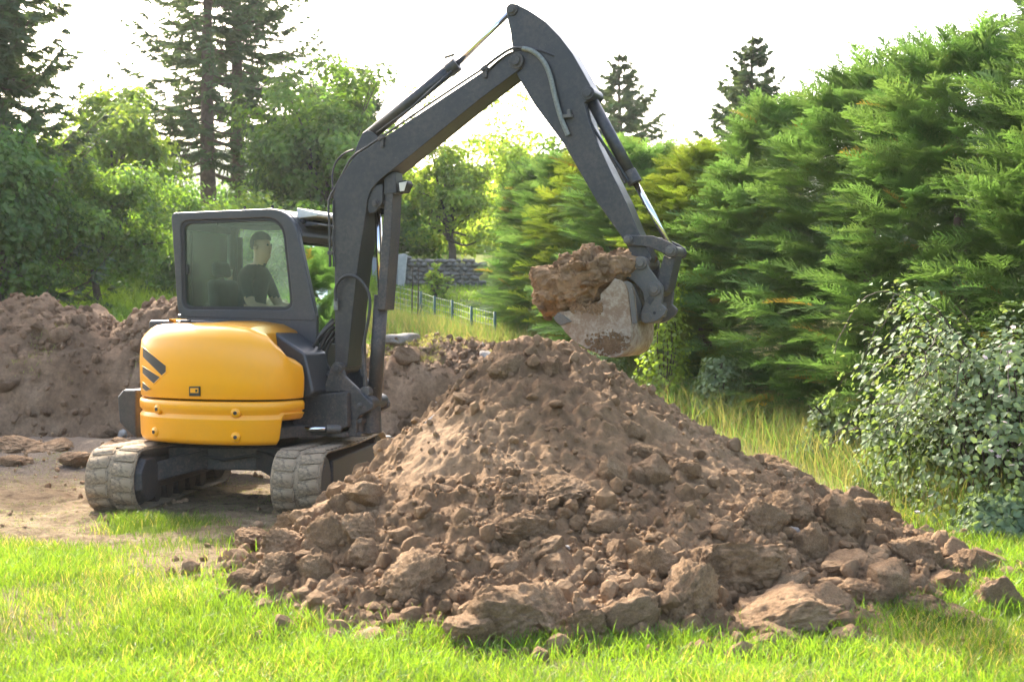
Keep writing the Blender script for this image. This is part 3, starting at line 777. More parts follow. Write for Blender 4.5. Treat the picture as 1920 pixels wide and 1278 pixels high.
# cross member and slewing ring
m = MB()
def tbox(m, c, d):
    V = [T((c[0] + sx * d[0], c[1] + sy * d[1], c[2] + sz * d[2])) for sx in (-.5, .5) for sy in (-.5, .5) for sz in (-.5, .5)]
    m.add(V, [(0, 1, 3, 2), (4, 6, 7, 5), (0, 4, 5, 1), (2, 3, 7, 6), (0, 2, 6, 4), (1, 5, 7, 3)])
tbox(m, (0, 0, .40), (.95, 1.16, .20))
for sx in (-1, 1):
    for sy in (-1, 1):
        V = [T((sx * .3, sy * .2, .32)), T((sx * .46, sy * .2, .32)), T((sx * .85, sy * .597, .22)), T((sx * .55, sy * .597, .22))]
        V += [(v[0], v[1], v[2] + .17) for v in V]
        m.add(V, [(0, 1, 2, 3), (7, 6, 5, 4), (0, 4, 5, 1), (1, 5, 6, 2), (2, 6, 7, 3), (3, 7, 4, 0)])
cm = m.build('cross_frame', M['blackdirty'], EX, False, .015)
V, F = tube([T((-.50, .25, .43)), T((-.56, .05, .40)), T((-.52, -.2, .44)), T((-.5, -.32, .40))], .014, 8); poly_obj('hose', V, F, M['hose'], cm, True)
MB().cyl((0, 0, .50), (0, 0, .63), .44, 40).build('slewing_ring', M['blackdirty'], EX, False, .01)
m = MB(); tbox(m, (1.52, 0, .26), (.10, 1.94, .36)); tbox(m, (1.25, .45, .30), (.5, .12, .14)); tbox(m, (1.25, -.45, .30), (.5, .12, .14)); m.build('dozer_blade', M['blackdirty'], EX, False, .02)

# ---- main deck
deck = [(-.72, .9), (-.76, .5), (-.80, -.3), (-.6, -.66), (-.2, -.86), (.35, -.84), (.66, -.62), (.76, -.25), (1.02, -.2), (1.02, .2), (.82, .3), (.8, .95)]
MB().prism(deck, .60, .70, 'z').build('deck', M['blackdirty'], EX, False, .012)

# ---- yellow counterweight and engine hood
OUT = crom([(-.55, .80), (-.75, .56), (-.86, .27), (-.89, -.05), (-.84, -.37), (-.69, -.655), (-.45, -.86), (-.10, -.97), (.25, -.985), (.52, -.93), (.70, -.83), (.79, -.70), (.82, -.50)], 9)
NO = len(OUT); ctr = np.array([0, -.05])
def outward(i):
    a = OUT[min(i + 1, NO - 1)] - OUT[max(i - 1, 0)]; n = np.array([a[1], -a[0]]); n = n / np.linalg.norm(n)
    if np.dot(n, OUT[i] - ctr) < 0: n = -n
    return n
ONRM = np.array([outward(i) for i in range(NO)])
def ring_surface(name, rows, mat, parent, cols=range(NO), thick=0.0, zfun=None, smooth_sh=True):
    """rows: list of (offset outwards, z or function of column)"""
    cols = list(cols); V = []; F = []
    for off, z in rows:
        for i in cols:
            p = OUT[i] + ONRM[i] * off; V.append((p[0], p[1], z(i) if callable(z) else z))
    n = len(cols)
    for r in range(len(rows) - 1):
        for c in range(n - 1): F.append((r * n + c, r * n + c + 1, (r + 1) * n + c + 1, (r + 1) * n + c))
    return V, F, n
# counterweight: flat face, a pressed rib half way, rounded lower edge, cut short at the front
def cw_bot(i):
    u, v = OUT[i]; return .565 + .20 * float(smooth(.745, .765, u)) * (1 if v < -.3 else 0)
rows = [(-.10, lambda i: max(.56, cw_bot(i))), (-.035, lambda i: cw_bot(i) + .002), (-.008, lambda i: cw_bot(i) + .02), (.004, lambda i: cw_bot(i) + .05), (.010, lambda i: max(.775, cw_bot(i) + .055)),
        (.012, lambda i: max(.785, cw_bot(i) + .06)), (-.012, lambda i: .812 + (.02 if cw_bot(i) > .7 else 0)), (-.012, lambda i: .822 + (.02 if cw_bot(i) > .7 else 0)), (.012, lambda i: .848 + (.006 if cw_bot(i) > .7 else 0)), (.014, .90), (.008, .920), (-.006, .930), (-.10, .931)]
V, F, n = ring_surface('counterweight', rows, None, None)
CW = poly_obj('counterweight', V, F, M['yellow'], EX, True)
sol = CW.modifiers.new('wall', 'SOLIDIFY'); sol.thickness = .03; sol.offset = -1
def nearest_col(px, v_guess=-.9, z=None):
    best = min(range(NO), key=lambda i: abs(proj(OUT[i][0] + 0, OUT[i][1], z)[0] - px) + (0 if np.dot(ONRM[i], np.array([CAML[0], CAML[1]]) - OUT[i]) > 0 else 1e5)); return best
def proj(u, v, z):
    x = CX + u * cy_ - v * sy_; y = CY + u * sy_ + v * cy_
    zc = z - CAMZ; f = y * math.cos(PITCH) - zc * math.sin(PITCH); up = y * math.sin(PITCH) + zc * math.cos(PITCH)
    return 960 + F_PX * x / f, 639 - F_PX * up / f
for px, z in ((295, .850), (443, .840), (295, .655), (445, .640)):
    i = nearest_col(px, z=z); p = OUT[i]; nn = ONRM[i]
    m = MB()
    m.cyl((p[0] - nn[0] * .01, p[1] - nn[1] * .01, z), (p[0] + nn[0] * .022, p[1] + nn[1] * .022, z), .048, 22, .036)
    b = m.build('bolt_boss', M['yellow'], CW, True, .0)
    MB().cyl((p[0] + nn[0] * .02, p[1] + nn[1] * .02, z), (p[0] + nn[0] * .030, p[1] + nn[1] * .030, z), .016, 8).build('bolt', M['dark'], b)
# hood
def hood_top(i):
    u, v = OUT[i]
    if v > -.3 and u < 0: return 1.575
    return float(np.interp(u, [-1, .1, .3, .52, .70, .78, .81, .84], [1.575, 1.575, 1.568, 1.545, 1.49, 1.41, 1.32, 1.24]))
hz0 = .945
def hz(fr): return lambda i: hz0 + (hood_top(i) - hz0) * fr
rows = [(-.05, hz0), (-.004, hz0 + .001), (.002, hz0 + .012), (.010, hz(.25)), (.012, hz(.5)), (.004, hz(.66)), (-.006, hz(.78)), (-.035, hz(.85)), (-.085, hz(.93)), (-.13, hz(.97)), (-.20, hz(.992)), (-.30, hz(1.0))]
V, F, n = ring_surface('hood', rows, None, None)
# close the top towards the cab
for i in range(NO):
    u, v = OUT[i]; q = (min(max(u * .72, -.80), .62), (-.02 if u > -.7 else min(v * .8, .5)))
    V.append((q[0], q[1], hood_top(i) + .022))
k0 = (len(rows) - 1) * NO
for c in range(NO - 1): F.append((k0 + c, k0 + c + 1, k0 + NO + c + 1, k0 + NO + c))
HOOD = poly_obj('engine_hood', V, F, M['yellow'], EX, True)
sol = HOOD.modifiers.new('wall', 'SOLIDIFY'); sol.thickness = .02; sol.offset = -1
def hood_pt(px, py, off):
    z = 1.2
    for _ in range(6):
        i = nearest_col(px, z=z); z = z + (proj(OUT[i][0], OUT[i][1], z)[1] - py) * 12.2 / F_PX
    # refine between columns
    j = i + 1 if proj(*OUT[min(i + 1, NO - 1)], z)[0] > proj(*OUT[i], z)[0] and px > proj(*OUT[i], z)[0] else i - 1
    j = min(max(j, 0), NO - 1); a, b = proj(*OUT[i], z)[0], proj(*OUT[j], z)[0]
    t = 0 if abs(b - a) < 1e-6 else np.clip((px - a) / (b - a), 0, 1)
    p = OUT[i] * (1 - t) + OUT[j] * t; nn = ONRM[i] * (1 - t) + ONRM[j] * t
    return (p[0] + nn[0] * off, p[1] + nn[1] * off, z)
# three slanted air slots on the rear corner
for q in ([(270, 650), (270, 668), (306, 704), (314, 697), (314, 686)], [(270, 686), (270, 699), (291, 719), (303, 707)], [(270, 716), (270, 728), (277, 733), (286, 729)]):
    q = np.array(q, float); c = q.mean(0); V = []; F = []
    P = np.array([q[i] * (1 - t) + q[(i + 1) % len(q)] * t for i in range(len(q)) for t in np.arange(6) / 6]); n = len(P)
    for s, off in ((1.08, .010), (1.05, .016), (.98, .016), (.95, .013)):
        for p in P: V.append(hood_pt(*(c + (p - c) * s), off))
    for r in range(3):
        for k in range(n): F.append((r * n + k, r * n + (k + 1) % n, (r + 1) * n + (k + 1) % n, (r + 1) * n + k))
    lip = poly_obj('vent', V, F, M['yellow'], HOOD, True)
    V = []; F = []; nr = 8
    for s in np.linspace(.985, 0, nr):
        for p in P: V.append(hood_pt(*(c + (p - c) * s), .0145))
    for r in range(nr - 1):
        for k in range(n): F.append((r * n + k, r * n + (k + 1) % n, (r + 1) * n + (k + 1) % n, (r + 1) * n + k))
    poly_obj('vent_mesh', V, F, M['grille'], HOOD, True)
# latch
def hood_patch(name, x0, y0, x1, y1, off, mat, parent, th=.006):
    P = [hood_pt(x, y, off) for x, y in ((x0, y0), (x1, y0), (x1, y1), (x0, y1))] + [hood_pt(x, y, off - th) for x, y in ((x0, y0), (x1, y0), (x1, y1), (x0, y1))]
    return poly_obj(name, P, [(0, 1, 2, 3), (7, 6, 5, 4), (0, 4, 5, 1), (1, 5, 6, 2), (2, 6, 7, 3), (3, 7, 4, 0)], mat, parent, False, .002)
lt = hood_patch('latch', 357, 724, 377, 742, .020, M['grille'], HOOD, .012); hood_patch('latch_plate', 359.5, 727, 374.5, 736, .0225, M['yellow'], HOOD, .006); hood_patch('key_hole', 369, 729.5, 373, 734.5, .0245, M['grille'], HOOD, .004)
for px, py, v in ((350, 605, -.50), (440, 614, -.45)):
    a = L3(px, py, v); m = MB(); m.box((a[0], v, a[2] - .005), (.16, .05, .03)); m.cyl((a[0] - .045, v - .02, a[2] + .008), (a[0] + .05, v - .02, a[2] + .008), .020, 10); m.build('hinge', M['rubberseal'], HOOD, False, .008)
# black corner bumper at the rear
m = MB(); bv = .10
pl = [L(236, 742, bv), L(247, 729, bv), L(272, 729, bv), L(272, 820, bv), L(262, 812, bv), L(240, 790, bv)]
m.prism(pl, bv - .14, bv + .20); m.build('corner_bumper', M['black'], EX, False, .02, 3)

# ---- black side fairing between hood and cab
fp = [(-.78, .94), (-.78, 1.60), (-.2, 1.605)] + Lp([(600, 503), (640, 512), (745, 522), (862, 604), (893, 742), (893, 752)], -.42, **Z1) + [(.8, .94)]
MB().prism(fp, -.42, -.02).build('side_fairing', M['cabpaint'], EX, False, .025, 3)
MB().box((.05, .45, .83), (1.5, .98, .26)).box((.0, .45, .97), (1.44, .96, .04)).build('cab_floor', M['blackdirty'], EX, False, .01)

# ---- cab
CV0, CV1 = -.05, .96
cabE = empty('cab'); cabE.parent = EX
def rrect(P, r, n=6):
    """round the corners of a polygon: r per corner"""
    out = []; m = len(P)
    for i in range(m):
        p = np.array(P[i]); a = np.array(P[i - 1]) - p; b = np.array(P[(i + 1) % m]) - p; la, lb = np.linalg.norm(a), np.linalg.norm(b); rr = min(r[i] if not np.isscalar(r) else r, la * .48, lb * .48)
        p0 = p + a / la * rr; p2 = p + b / lb * rr
        for t in np.linspace(0, 1, n): out.append(tuple((1 - t) ** 2 * p0 + 2 * t * (1 - t) * p + t * t * p2))
    return out
def ring_prism(outer, inner, a, b, name, mat, parent, bevel=.012):
    """frame: outer and inner loops with the same number of points, extruded along v"""
    n = len(outer); V = [(p[0], a, p[1]) for p in outer] + [(p[0], a, p[1]) for p in inner] + [(p[0], b, p[1]) for p in outer] + [(p[0], b, p[1]) for p in inner]; F = []
    for i in range(n):
        j = (i + 1) % n
        F += [(i, j, n + j, n + i), (2 * n + i, 3 * n + i, 3 * n + j, 2 * n + j), (i, 2 * n + i, 2 * n + j, j), (n + i, n + j, 3 * n + j, 3 * n + i)]
    return poly_obj(name, V, F, mat, parent, False, bevel, 2, 40)
oc = Lp([(320, 399), (548, 389), (594, 602), (333, 594)], CV0)
ic = Lp([(338, 414), (531, 407), (549, 581), (342, 580)], CV0)
outer = rrect(oc, [.05, .26, .05, .10], 8); inner = rrect(ic, [.09, .20, .10, .09], 8)
fr = ring_prism(outer, inner, CV0, CV0 + .07, 'side_frame', M['cabpaint'], cabE, .014)
ic2 = rrect(Lp([(344, 420), (527, 413), (544, 575), (347, 574)], CV0), [.07, .17, .08, .07], 8)
ring_prism(inner, ic2, CV0 + .012, CV0 + .055, 'window_seal', M['rubberseal'], fr, .004)
outer2 = outer; fr2 = ring_prism(outer, inner, CV1 - .07, CV1, 'side_frame', M['cabpaint'], cabE, .014)
def pane(name, poly, v, parent):
    MB().prism(poly, v, v + .005).build(name, M['glass'], parent)
uL, uR = min(p[0] for p in ic2), max(p[0] for p in ic2)
pane('window_pane', ic2, CV0 + .03, fr)
# sliding sash post and handle
xs0 = L(354, 500, CV0)[0]; zt, zb = ic2[0][1], L(440, 576, CV0)[1]
MB().box((xs0, CV0 + .045, (zt + zb) / 2), (.014, .012, zt - zb)).build('sash_bar', M['rubberseal'], fr)
hp_ = L(349, 505, CV0); MB().box((hp_[0], CV0 + .022, hp_[1]), (.022, .02, .09)).build('window_handle', M['rubberseal'], fr, False, .006)
pane('window_pane', ic2, CV1 - .04, fr2)
MB().box((L(455, 500, CV1)[0], CV1 - .05, (zt + zb) / 2), (.05, .035, zt - zb)).build('door_post', M['cabpaint'], fr2, False, .008)
ztop = oc[0][1]; u0, u1 = oc[0][0], oc[1][0]
# roof shell with a rounded front edge
rp = [(u0 + .005, ztop - .075), (u0 + .005, ztop - .03), (u0 + .03, ztop + .002), (u1 - .25, oc[1][1] + .004)] + [tuple(p) for p in outer[9:16]]
rp += [(p[0] - .05, p[1] - .05) for p in outer[15:8:-1]] + [(u1 - .28, ztop - .075)]
MB().prism(rp, CV0 + .0712, CV1 - .0712).build('roof', M['cabpaint'], cabE, False, .01)
for px, py in ((459, 389), (511, 387.5)):
    a = L3(px, py, .1); MB().cyl((a[0], .1, a[2] - .03), (a[0], .1, a[2] + .012), .013, 10).build('roof_bolt', M['rubberseal'], cabE)
# rear and front frames, rear and front glass
ub, uf = u0 + .02, oc[2][0]
m = MB(); m.box((ub + .02, (CV0 + CV1) / 2, 1.50), (.05, CV1 - CV0 - .15, .30)); m.box((ub + .02, (CV0 + CV1) / 2, ztop - .11), (.05, CV1 - CV0 - .15, .08)); m.build('rear_frame', M['cabpaint'], cabE, False, .008)
MB().box((ub + .025, (CV0 + CV1) / 2, (1.65 + ztop - .15) / 2), (.005, CV1 - CV0 - .16, ztop - .15 - 1.65)).build('rear_pane', M['glass'], cabE)
fa, fb = np.array(oc[1]), np.array(oc[2])
V = [(fa[0] - .06, CV0 + .0715, fa[1] - .16), (fa[0] - .06, CV1 - .0715, fa[1] - .16), (fb[0] - .04, CV1 - .0715, fb[1] - .1), (fb[0] - .04, CV0 + .0715, fb[1] - .1)]
poly_obj('front_pane', V, [(0, 1, 2, 3)], M['glass'], cabE)
# lower cab walls
for v0, v1 in ((CV0 + .005, CV0 + .055), (CV1 - .055, CV1 - .005)):
    MB().prism([(u0 + .06, .97), (u0 + .06, 1.655), (fb[0] - .006, 1.655), (fb[0] - .006, .97)], v0, v1).build('lower_panel', M['cabpaint'], cabE, False, .01)
MB().box((fb[0] - .04, (CV0 + CV1) / 2, 1.18), (.05, CV1 - CV0 - .13, .42)).build('front_panel', M['cabpaint'], cabE, False, .01)
# sun visor over the front screen
a, b, c, d = L(560, 396, .45), L(628, 404, .45), L(628, 425, .45), L(572, 427, .45)
MB().prism([(fa[0] - .05, a[1] + .005), (b[0], b[1] - .0), (b[0], b[1] - .03), (fa[0] - .05, d[1] + .06)], .12, .86).build('sun_visor', M['white'], cabE, False, .012)
MB().prism([(fa[0] - .02, d[1] + .05), (b[0] - .01, c[1] + .012), (b[0] - .01, c[1] - .005), (fa[0] - .02, d[1] - .02)], .14, .84).build('wiper_box', M['cabpaint'], cabE, False, .012)
# inside: seat, consoles, levers, headlining
SU, SV = L(455, 540, .45)[0], .45
seat = empty('seat'); seat.parent = EX
MB().box((SU + .08, SV, 1.40), (.46, .46, .14)).build('cushion', M['seat'], seat, False, .05, 3)
MB().prism([(SU - .22, 1.42), (SU - .08, 1.42), (SU - .16, 1.98), (SU - .27, 1.98)], SV - .22, SV + .22).build('backrest', M['seat'], seat, False, .05, 3)
MB().prism([(SU - .27, 2.0), (SU - .17, 2.0), (SU - .20, 2.15), (SU - .28, 2.15)], SV - .12, SV + .12).build('headrest', M['seat'], seat, False, .04, 3)
MB().box((SU + .05, SV, 1.17), (.40, .40, .34)).build('seat_base', M['dark'], seat, False, .03)
for s in (-1, 1):
    c = empty('console'); c.parent = EX
    MB().box((SU + .18, SV + s * .33, 1.46), (.50, .12, .22)).build('armrest', M['seat'], c, False, .03, 3)
    MB().tube([(SU + .38, SV + s * .33, 1.56), (SU + .40, SV + s * .33, 1.66), (SU + .40, SV + s * .33, 1.72)], [.012, .014, .022], 10).build('joystick', M['dark'], c, True)
MB().box((.05, .45, ztop - .10), (.9, .7, .05)).build('headlining', M['dark'], EX, False, .02)
MB().tube([(fb[0] - .25, .45, 1.0), (fb[0] - .22, .45, 1.6)], .02, 8).tube([(fb[0] - .26, .3, 1.55), (fb[0] - .26, .3, 1.75)], .012, 8).box((fb[0] - .2, .62, 1.62), (.08, .2, .14)).build('travel_levers', M['dark'], EX)
mir = L3(430, 517, .88); MB().cyl((mir[0] - .03, .88, mir[2]), (mir[0] + .03, .90, mir[2]), .062, 18).box((mir[0], .9, mir[2] - .16), (.02, .02, .25)).build('beacon', M['white'], EX, True)
MB().prism(Lp([(350, 545), (415, 548), (440, 580), (395, 580)], .7), .60, .72).build('rear_shelf', M['white'], EX, False, .02)

# ---- boom foot, swing post
nose = Lp([(570, 742), (600, 738), (650, 734), (652, 800), (620, 812), (556, 812), (548, 792)], -.26)
MB().prism(nose, -.26, .26).build('frame_nose', M['blackdirty'], EX, False, .015)
post = empty('swing_post'); post.parent = EX
plate = Lp([(238, 878), (262, 800), (288, 728), (322, 703), (356, 722), (378, 800), (430, 850), (486, 905), (560, 985), (560, 1020), (480, 1060), (456, 1090), (452, 1205), (402, 1200), (398, 1060), (372, 905), (250, 908)], -.19, **Z5)
for v0 in (-.19, .14): MB().prism(plate, v0, v0 + .05).build('cheek_plate', M['blackdirty'], post, False, .012)
a, b = zz3((440, 905), -.1, Z5), zz3((450, 1200), -.1, Z5)
MB().box((a[0] + .02, 0, (a[2] + b[2]) / 2), (.13, .276, a[2] - b[2])).build('post_core', M['blackdirty'], post, False, .02)
a, b = zz3((530, 1000), -.05, Z5), zz3((535, 1180), -.05, Z5)
MB().cyl((a[0] + .01, 0, a[2] + .02), (b[0] + .01, 0, b[2]), .085, 22).build('king_pin', M['blackdirty'], post, False, .01)
for zz in (1092, 1180):
    a = zz3((350, zz), -.12, Z5); MB().cyl((a[0], -.12, a[2] - .022), (a[0], -.12, a[2] + .022), .13, 26).box((a[0] + .12, -.08, a[2]), (.22, .2, .040)).build('swing_lug', M['blackdirty'], post, False, .01)
a, b, c = L3(545, 803.5, -.34), L3(612, 803.5, -.30), L3(640, 803.5, -.24)
MB().cyl(a, b, .020, 18).build('swing_rod', M['chrome'], post, True); MB().cyl(b, c, .036, 16).build('rod_end', M['steel'], post, False, .008)
pin('boom_pin', 322, 745, .05, -.215, .215, M['blackdirty'], post, Zk=Z5)
pin('lug_pin', 474, 995, .026, -.205, -.19, M['steel'], post, Zk=Z5)

# ---- boom
BW = .14
bpts = [(628, 684), (627.5, 600), (627, 480), (624.6, 390), (625.5, 368), (630, 349), (645, 323), (658, 302), (672, 288), (717, 259.5), (904, 135), (946, 107), (958, 100), (970, 99), (979, 105), (982, 116), (977, 128), (964, 138), (900, 186), (748, 309), (722, 329), (706, 343), (695, 358), (688.5, 376), (683, 420), (672, 488), (660, 593), (651, 686), (640, 697)]
bp_ = Lp(bpts, -BW)
BOOM = MB().prism(bp_, -BW, BW).build('boom', M['black'], EX, False, .007, 2, 50)
# flanges standing proud along the lower edge, seams
m = MB()
for k in range(len(bp_)):
    pass
pin('boom_end_pin', 967, 113.5, .066, -BW - .012, BW + .012, M['blackdirty'], BOOM)
br = Lp([(660, 300), (672, 268), (680, 250), (689, 244), (699, 248), (716, 262), (700, 276)], -.075)
for v0 in (-.085, .06): MB().prism(br, v0, v0 + .025).build('cylinder_bracket', M['black'], BOOM, False, .006)
ears = Lp([(697, 348), (686, 382), (690, 400), (702, 398), (716, 380), (716, 345)], -.13)
for v0 in (-.12, .09): MB().prism(ears, v0, v0 + .03).build('lift_bracket', M['black'], BOOM, False, .006)
pin('lift_pin', 703, 381, .035, -.13, .13, M['blackdirty'], BOOM)
# work light
lb = Lp([(720, 328), (741, 322), (744, 362), (720, 366)], -.09)
wl = MB().prism(lb, -.10, .06).build('work_light', M['black'], BOOM, False, .01)
ln = Lp([(745.5, 341), (760, 337), (764, 344), (756, 361), (745.5, 361)], -.08); MB().prism(ln, -.08, .05).build('lamp_housing', M['dark'], wl, False, .008)
ln = Lp([(748, 343), (763, 340), (758, 358), (750, 359)], -.085); MB().prism(ln, -.09, -.081).build('lens', M['lens'], wl, False, .003)
# lift cylinder with its guard
a = zz3((575, 968), 0, Z5); b = L3(715, 553, 0); c = L3(708, 384, 0)
lc = empty('lift_cylinder'); lc.parent = EX
MB().cyl((a[0], 0, a[2]), b, .062, 24).build('barrel', M['blackdirty'], lc, True)
MB().cyl(b, c, .030, 18).build('rod', M['chrome'], lc, True)
MB().cyl((a[0], -.17, a[2]), (a[0], .17, a[2]), .062, 22).build('base_pin', M['blackdirty'], lc, False, .01)
g = Lp([(713, 372), (738, 352), (734, 420), (722, 580), (703.5, 580), (706, 480)], -.095); 
g = Lp([(722, 362), (737, 352), (733, 440), (722, 581), (706, 581), (716, 440)], -.095)
MB().prism(g, -.095, .095).build('rod_guard', M['blackdirty'], lc, False, .008)

# ---- arm cylinder along the boom's back
ac = empty('arm_cylinder'); ac.parent = EX
a, b, c = L3(688, 258, 0), L3(856, 121, 0), L3(959, 20, 0)
MB().cyl(a, b, .055, 24).build('barrel', M['black'], ac, True)
d = unit(np.array(b) - np.array(a)); MB().cyl(tuple(np.array(b) - d * .09), tuple(np.array(b) + d * .012), .064, 24).build('gland', M['black'], ac, False, .008)
MB().cyl(b, c, .0255, 18).build('rod', M['chrome'], ac, True)
a2 = np.array(L3(703, 252, -.07)); b2 = np.array(L3(846, 134, -.07)); MB().tube([a2 + d * .02, (a2 + b2) / 2 + np.array([0, 0, -.03]), b2], .011, 8).build('feed_pipe', M['hose'], ac, True)
MB().tube([tuple(b2 + np.array([-.06, 0, .12])), tuple(b2 + np.array([.03, 0, .14]))], .012, 8).build('bleed_nipple', M['steel'], ac)

# ---- arm
AW = .115
apts = [(949.5, 20), (951, 34), (957, 60), (960.5, 90), (962, 108), (964, 126), (971, 144), (1002, 196), (1057, 270), (1120, 380), (1171, 452), (1187, 484), (1193, 500), (1204, 505), (1216, 500), (1222, 484), (1212, 463), (1195, 430), (1174.5, 380), (1147, 325), (1123.5, 274), (1106, 232), (1100, 210), (1095.5, 193), (1104, 188), (1112, 180), (1110, 166), (1092, 133), (1073, 100), (1049, 68.5), (1022, 41), (990, 19), (967, 7.5), (957, 7), (951, 11)]
ARM = MB().prism(Lp(apts, -AW), -AW, AW).build('arm', M['black'], EX, False, .007, 2, 50)
pin('arm_top_pin', 959, 18, .05, -AW - .02, AW + .02, M['blackdirty'], ARM)
pin('cylinder_pin', 1102, 174, .055, -AW - .02, AW + .02, M['black'], ARM)
# stiffener seams on the side plate
V, F = tube([zz3(p, -AW - .002, Z2) for p in ((1110, 235), (1170, 245), (1225, 268))], .012, 6); poly_obj('weld_bead', V, F, M['black'], ARM, True)
bc = empty('bucket_cylinder'); bc.parent = EX
a, b, c = L3(1103, 176, 0), L3(1190, 341, 0), L3(1261, 468, 0)
MB().cyl(a, b, .050, 24).build('barrel', M['black'], bc, True)
d = unit(np.array(b) - np.array(a)); MB().cyl(tuple(np.array(b) - d * .10), tuple(np.array(b) + d * .015), .058, 24).build('gland', M['blackdirty'], bc, False, .008)
MB().cyl(b, c, .025, 18).build('rod', M['chrome'], bc, True)
P = [zz3(p, -.06, Z2) for p in ((1375, 500), (1385, 540), (1405, 600), (1460, 690), (1520, 775), (1565, 845), (1580, 870))]
V, F = tube(crom(P, 5), .012, 8); poly_obj('hose', V, F, M['hose'], bc, True)
V, F = tube([np.array(b) - d * .35 + np.array([-.06, -.05, -.03]), np.array(b) - d * .02 + np.array([-.055, -.05, -.03])], .014, 8); poly_obj('feed_pipe', V, F, M['blackdirty'], bc, True)
# bucket linkage
LK = empty('bucket_linkage'); LK.parent = EX
lk = Lp([(1128, 45), (1140, 15), (1165, 2), (1200, 4), (1390, 8), (1480, 38), (1560, 75), (1615, 112), (1632, 150), (1615, 195), (1575, 213), (1525, 200), (1480, 165), (1350, 112), (1200, 100), (1150, 92), (1132, 70)], -.16, **Z3)
for v0 in (-.165, .125): MB().prism(lk, v0, v0 + .04).build('side_link', M['blackdirty'], LK, False, .008)
pin('link_pin', 1165, 45, .038, -.185, .185, M['steel'], LK, Zk=Z3); pin('link_pin', 1558, 150, .044, -.185, .185, M['steel'], LK, Zk=Z3)
l2 = Lp([(1505, 180), (1600, 215), (1615, 180), (1555, 420), (1545, 500), (1500, 540), (1440, 510), (1425, 430), (1440, 370)], -.11, **Z3)
l2 = Lp([(1498, 185), (1540, 215), (1612, 190), (1548, 470), (1530, 520), (1450, 540), (1425, 440)], -.11, **Z3)
MB().prism(l2, -.115, .115).build('tipping_link', M['blackdirty'], LK, False, .012)

# ---- quick coupler
CP = empty('quick_coupler'); CP.parent = EX
cpl = [(1215, 262), (1228, 218), (1262, 197), (1305, 198), (1345, 235), (1358, 300), (1400, 365), (1448, 425), (1482, 470), (1490, 540), (1478, 640), (1500, 660), (1528, 690), (1505, 740), (1440, 790), (1390, 812), (1330, 822), (1290, 800), (1278, 760), (1292, 690), (1318, 625), (1305, 540), (1270, 480), (1215, 430), (1165, 402), (1110, 408), (1092, 385), (1120, 345), (1170, 305), (1210, 292)]
for v0 in (-.20, .155): MB().prism(Lp(cpl, -.20, **Z3), v0, v0 + .045).build('coupler_plate', M['steel'], CP, False, .008)
m = MB(); a = zz3((1430, 690), 0, Z3); m.box((a[0], 0, a[2]), (.10, .308, .12)); m.build('cross_tube', M['steel'], CP, False, .01); a = zz3((1150, 370), 0, Z3); MB().box((a[0], 0, a[2]), (.05, .308, .05)).build('cross_tube', M['steel'], CP, False, .01)
pin('arm_pin', 1280, 260, .052, -.225, .225, M['steel'], CP, Zk=Z3); pin('link_pin', 1408, 500, .054, -.225, .225, M['steel'], CP, Zk=Z3); pin('lock_pin', 1335, 765, .044, -.215, .215, M['steel'], CP, False, Zk=Z3)
for q in ((1175, 350), (1412, 720)):
    a = zz3(q, -.2, Z3); MB().cyl((a[0], -.203, a[2]), (a[0], -.199, a[2]), .018 if q[0] < 1200 else .012, 14).build('bolt_hole', M['dark'], CP)
a = zz3((1370, 600), -.2, Z3); MB().box((a[0], -.2025, a[2]), (.05, .006, .06), Matrix.Rotation(R(35), 3, 'Y')).build('cast_mark', M['blackdirty'], CP)

# ---- bucket
BKW = .36
BK = empty('bucket'); BK.parent = EX
side = [(1042, 402), (1100, 420), (1150, 452), (1168, 520), (1182, 640), (1194, 780), (1202, 880), (1192, 985), (1150, 1070), (1090, 1118), (1030, 1132), (960, 1122), (860, 1085), (760, 1035), (660, 975), (590, 900), (545, 838), (500, 800), (478, 768), (520, 715), (700, 690), (840, 650), (915, 600), (912, 545), (985, 480), (1020, 430)]
SD = Lp(side, -BKW, **Z3)
for v0 in (-BKW, BKW - .028): MB().prism(SD, v0, v0 + .028).build('side_plate', M['bucket'], BK, False, .006)
sh = crom(np.array(SD[2:19]), 4)
inn = []
for i in range(len(sh)):
    t = sh[min(i + 1, len(sh) - 1)] - sh[max(i - 1, 0)]; n_ = np.array([-t[1], t[0]]); n_ = n_ / np.linalg.norm(n_)
    if np.dot(n_, np.mean(sh, 0) - sh[i]) < 0: n_ = -n_
    inn.append(sh[i] + n_ * .03)
out2 = [tuple(p) for p in sh]; poly = out2 + [tuple(p) for p in inn[::-1]]
V = [(p[0], v, p[1]) for v in (-BKW + .0285, BKW - .0285) for p in poly]; n = len(poly); ns = len(sh)
F = []
for k in range(n): F.append((k, (k + 1) % n, n + (k + 1) % n, n + k))
for k in range(ns - 1):
    for o_ in (0, n): F.append((o_ + k, o_ + k + 1, o_ + n - 2 - k, o_ + n - 1 - k))
poly_obj('shell', V, F, M['bucket'], BK, True).data.polygons.foreach_set('use_smooth', [True] * len(F))
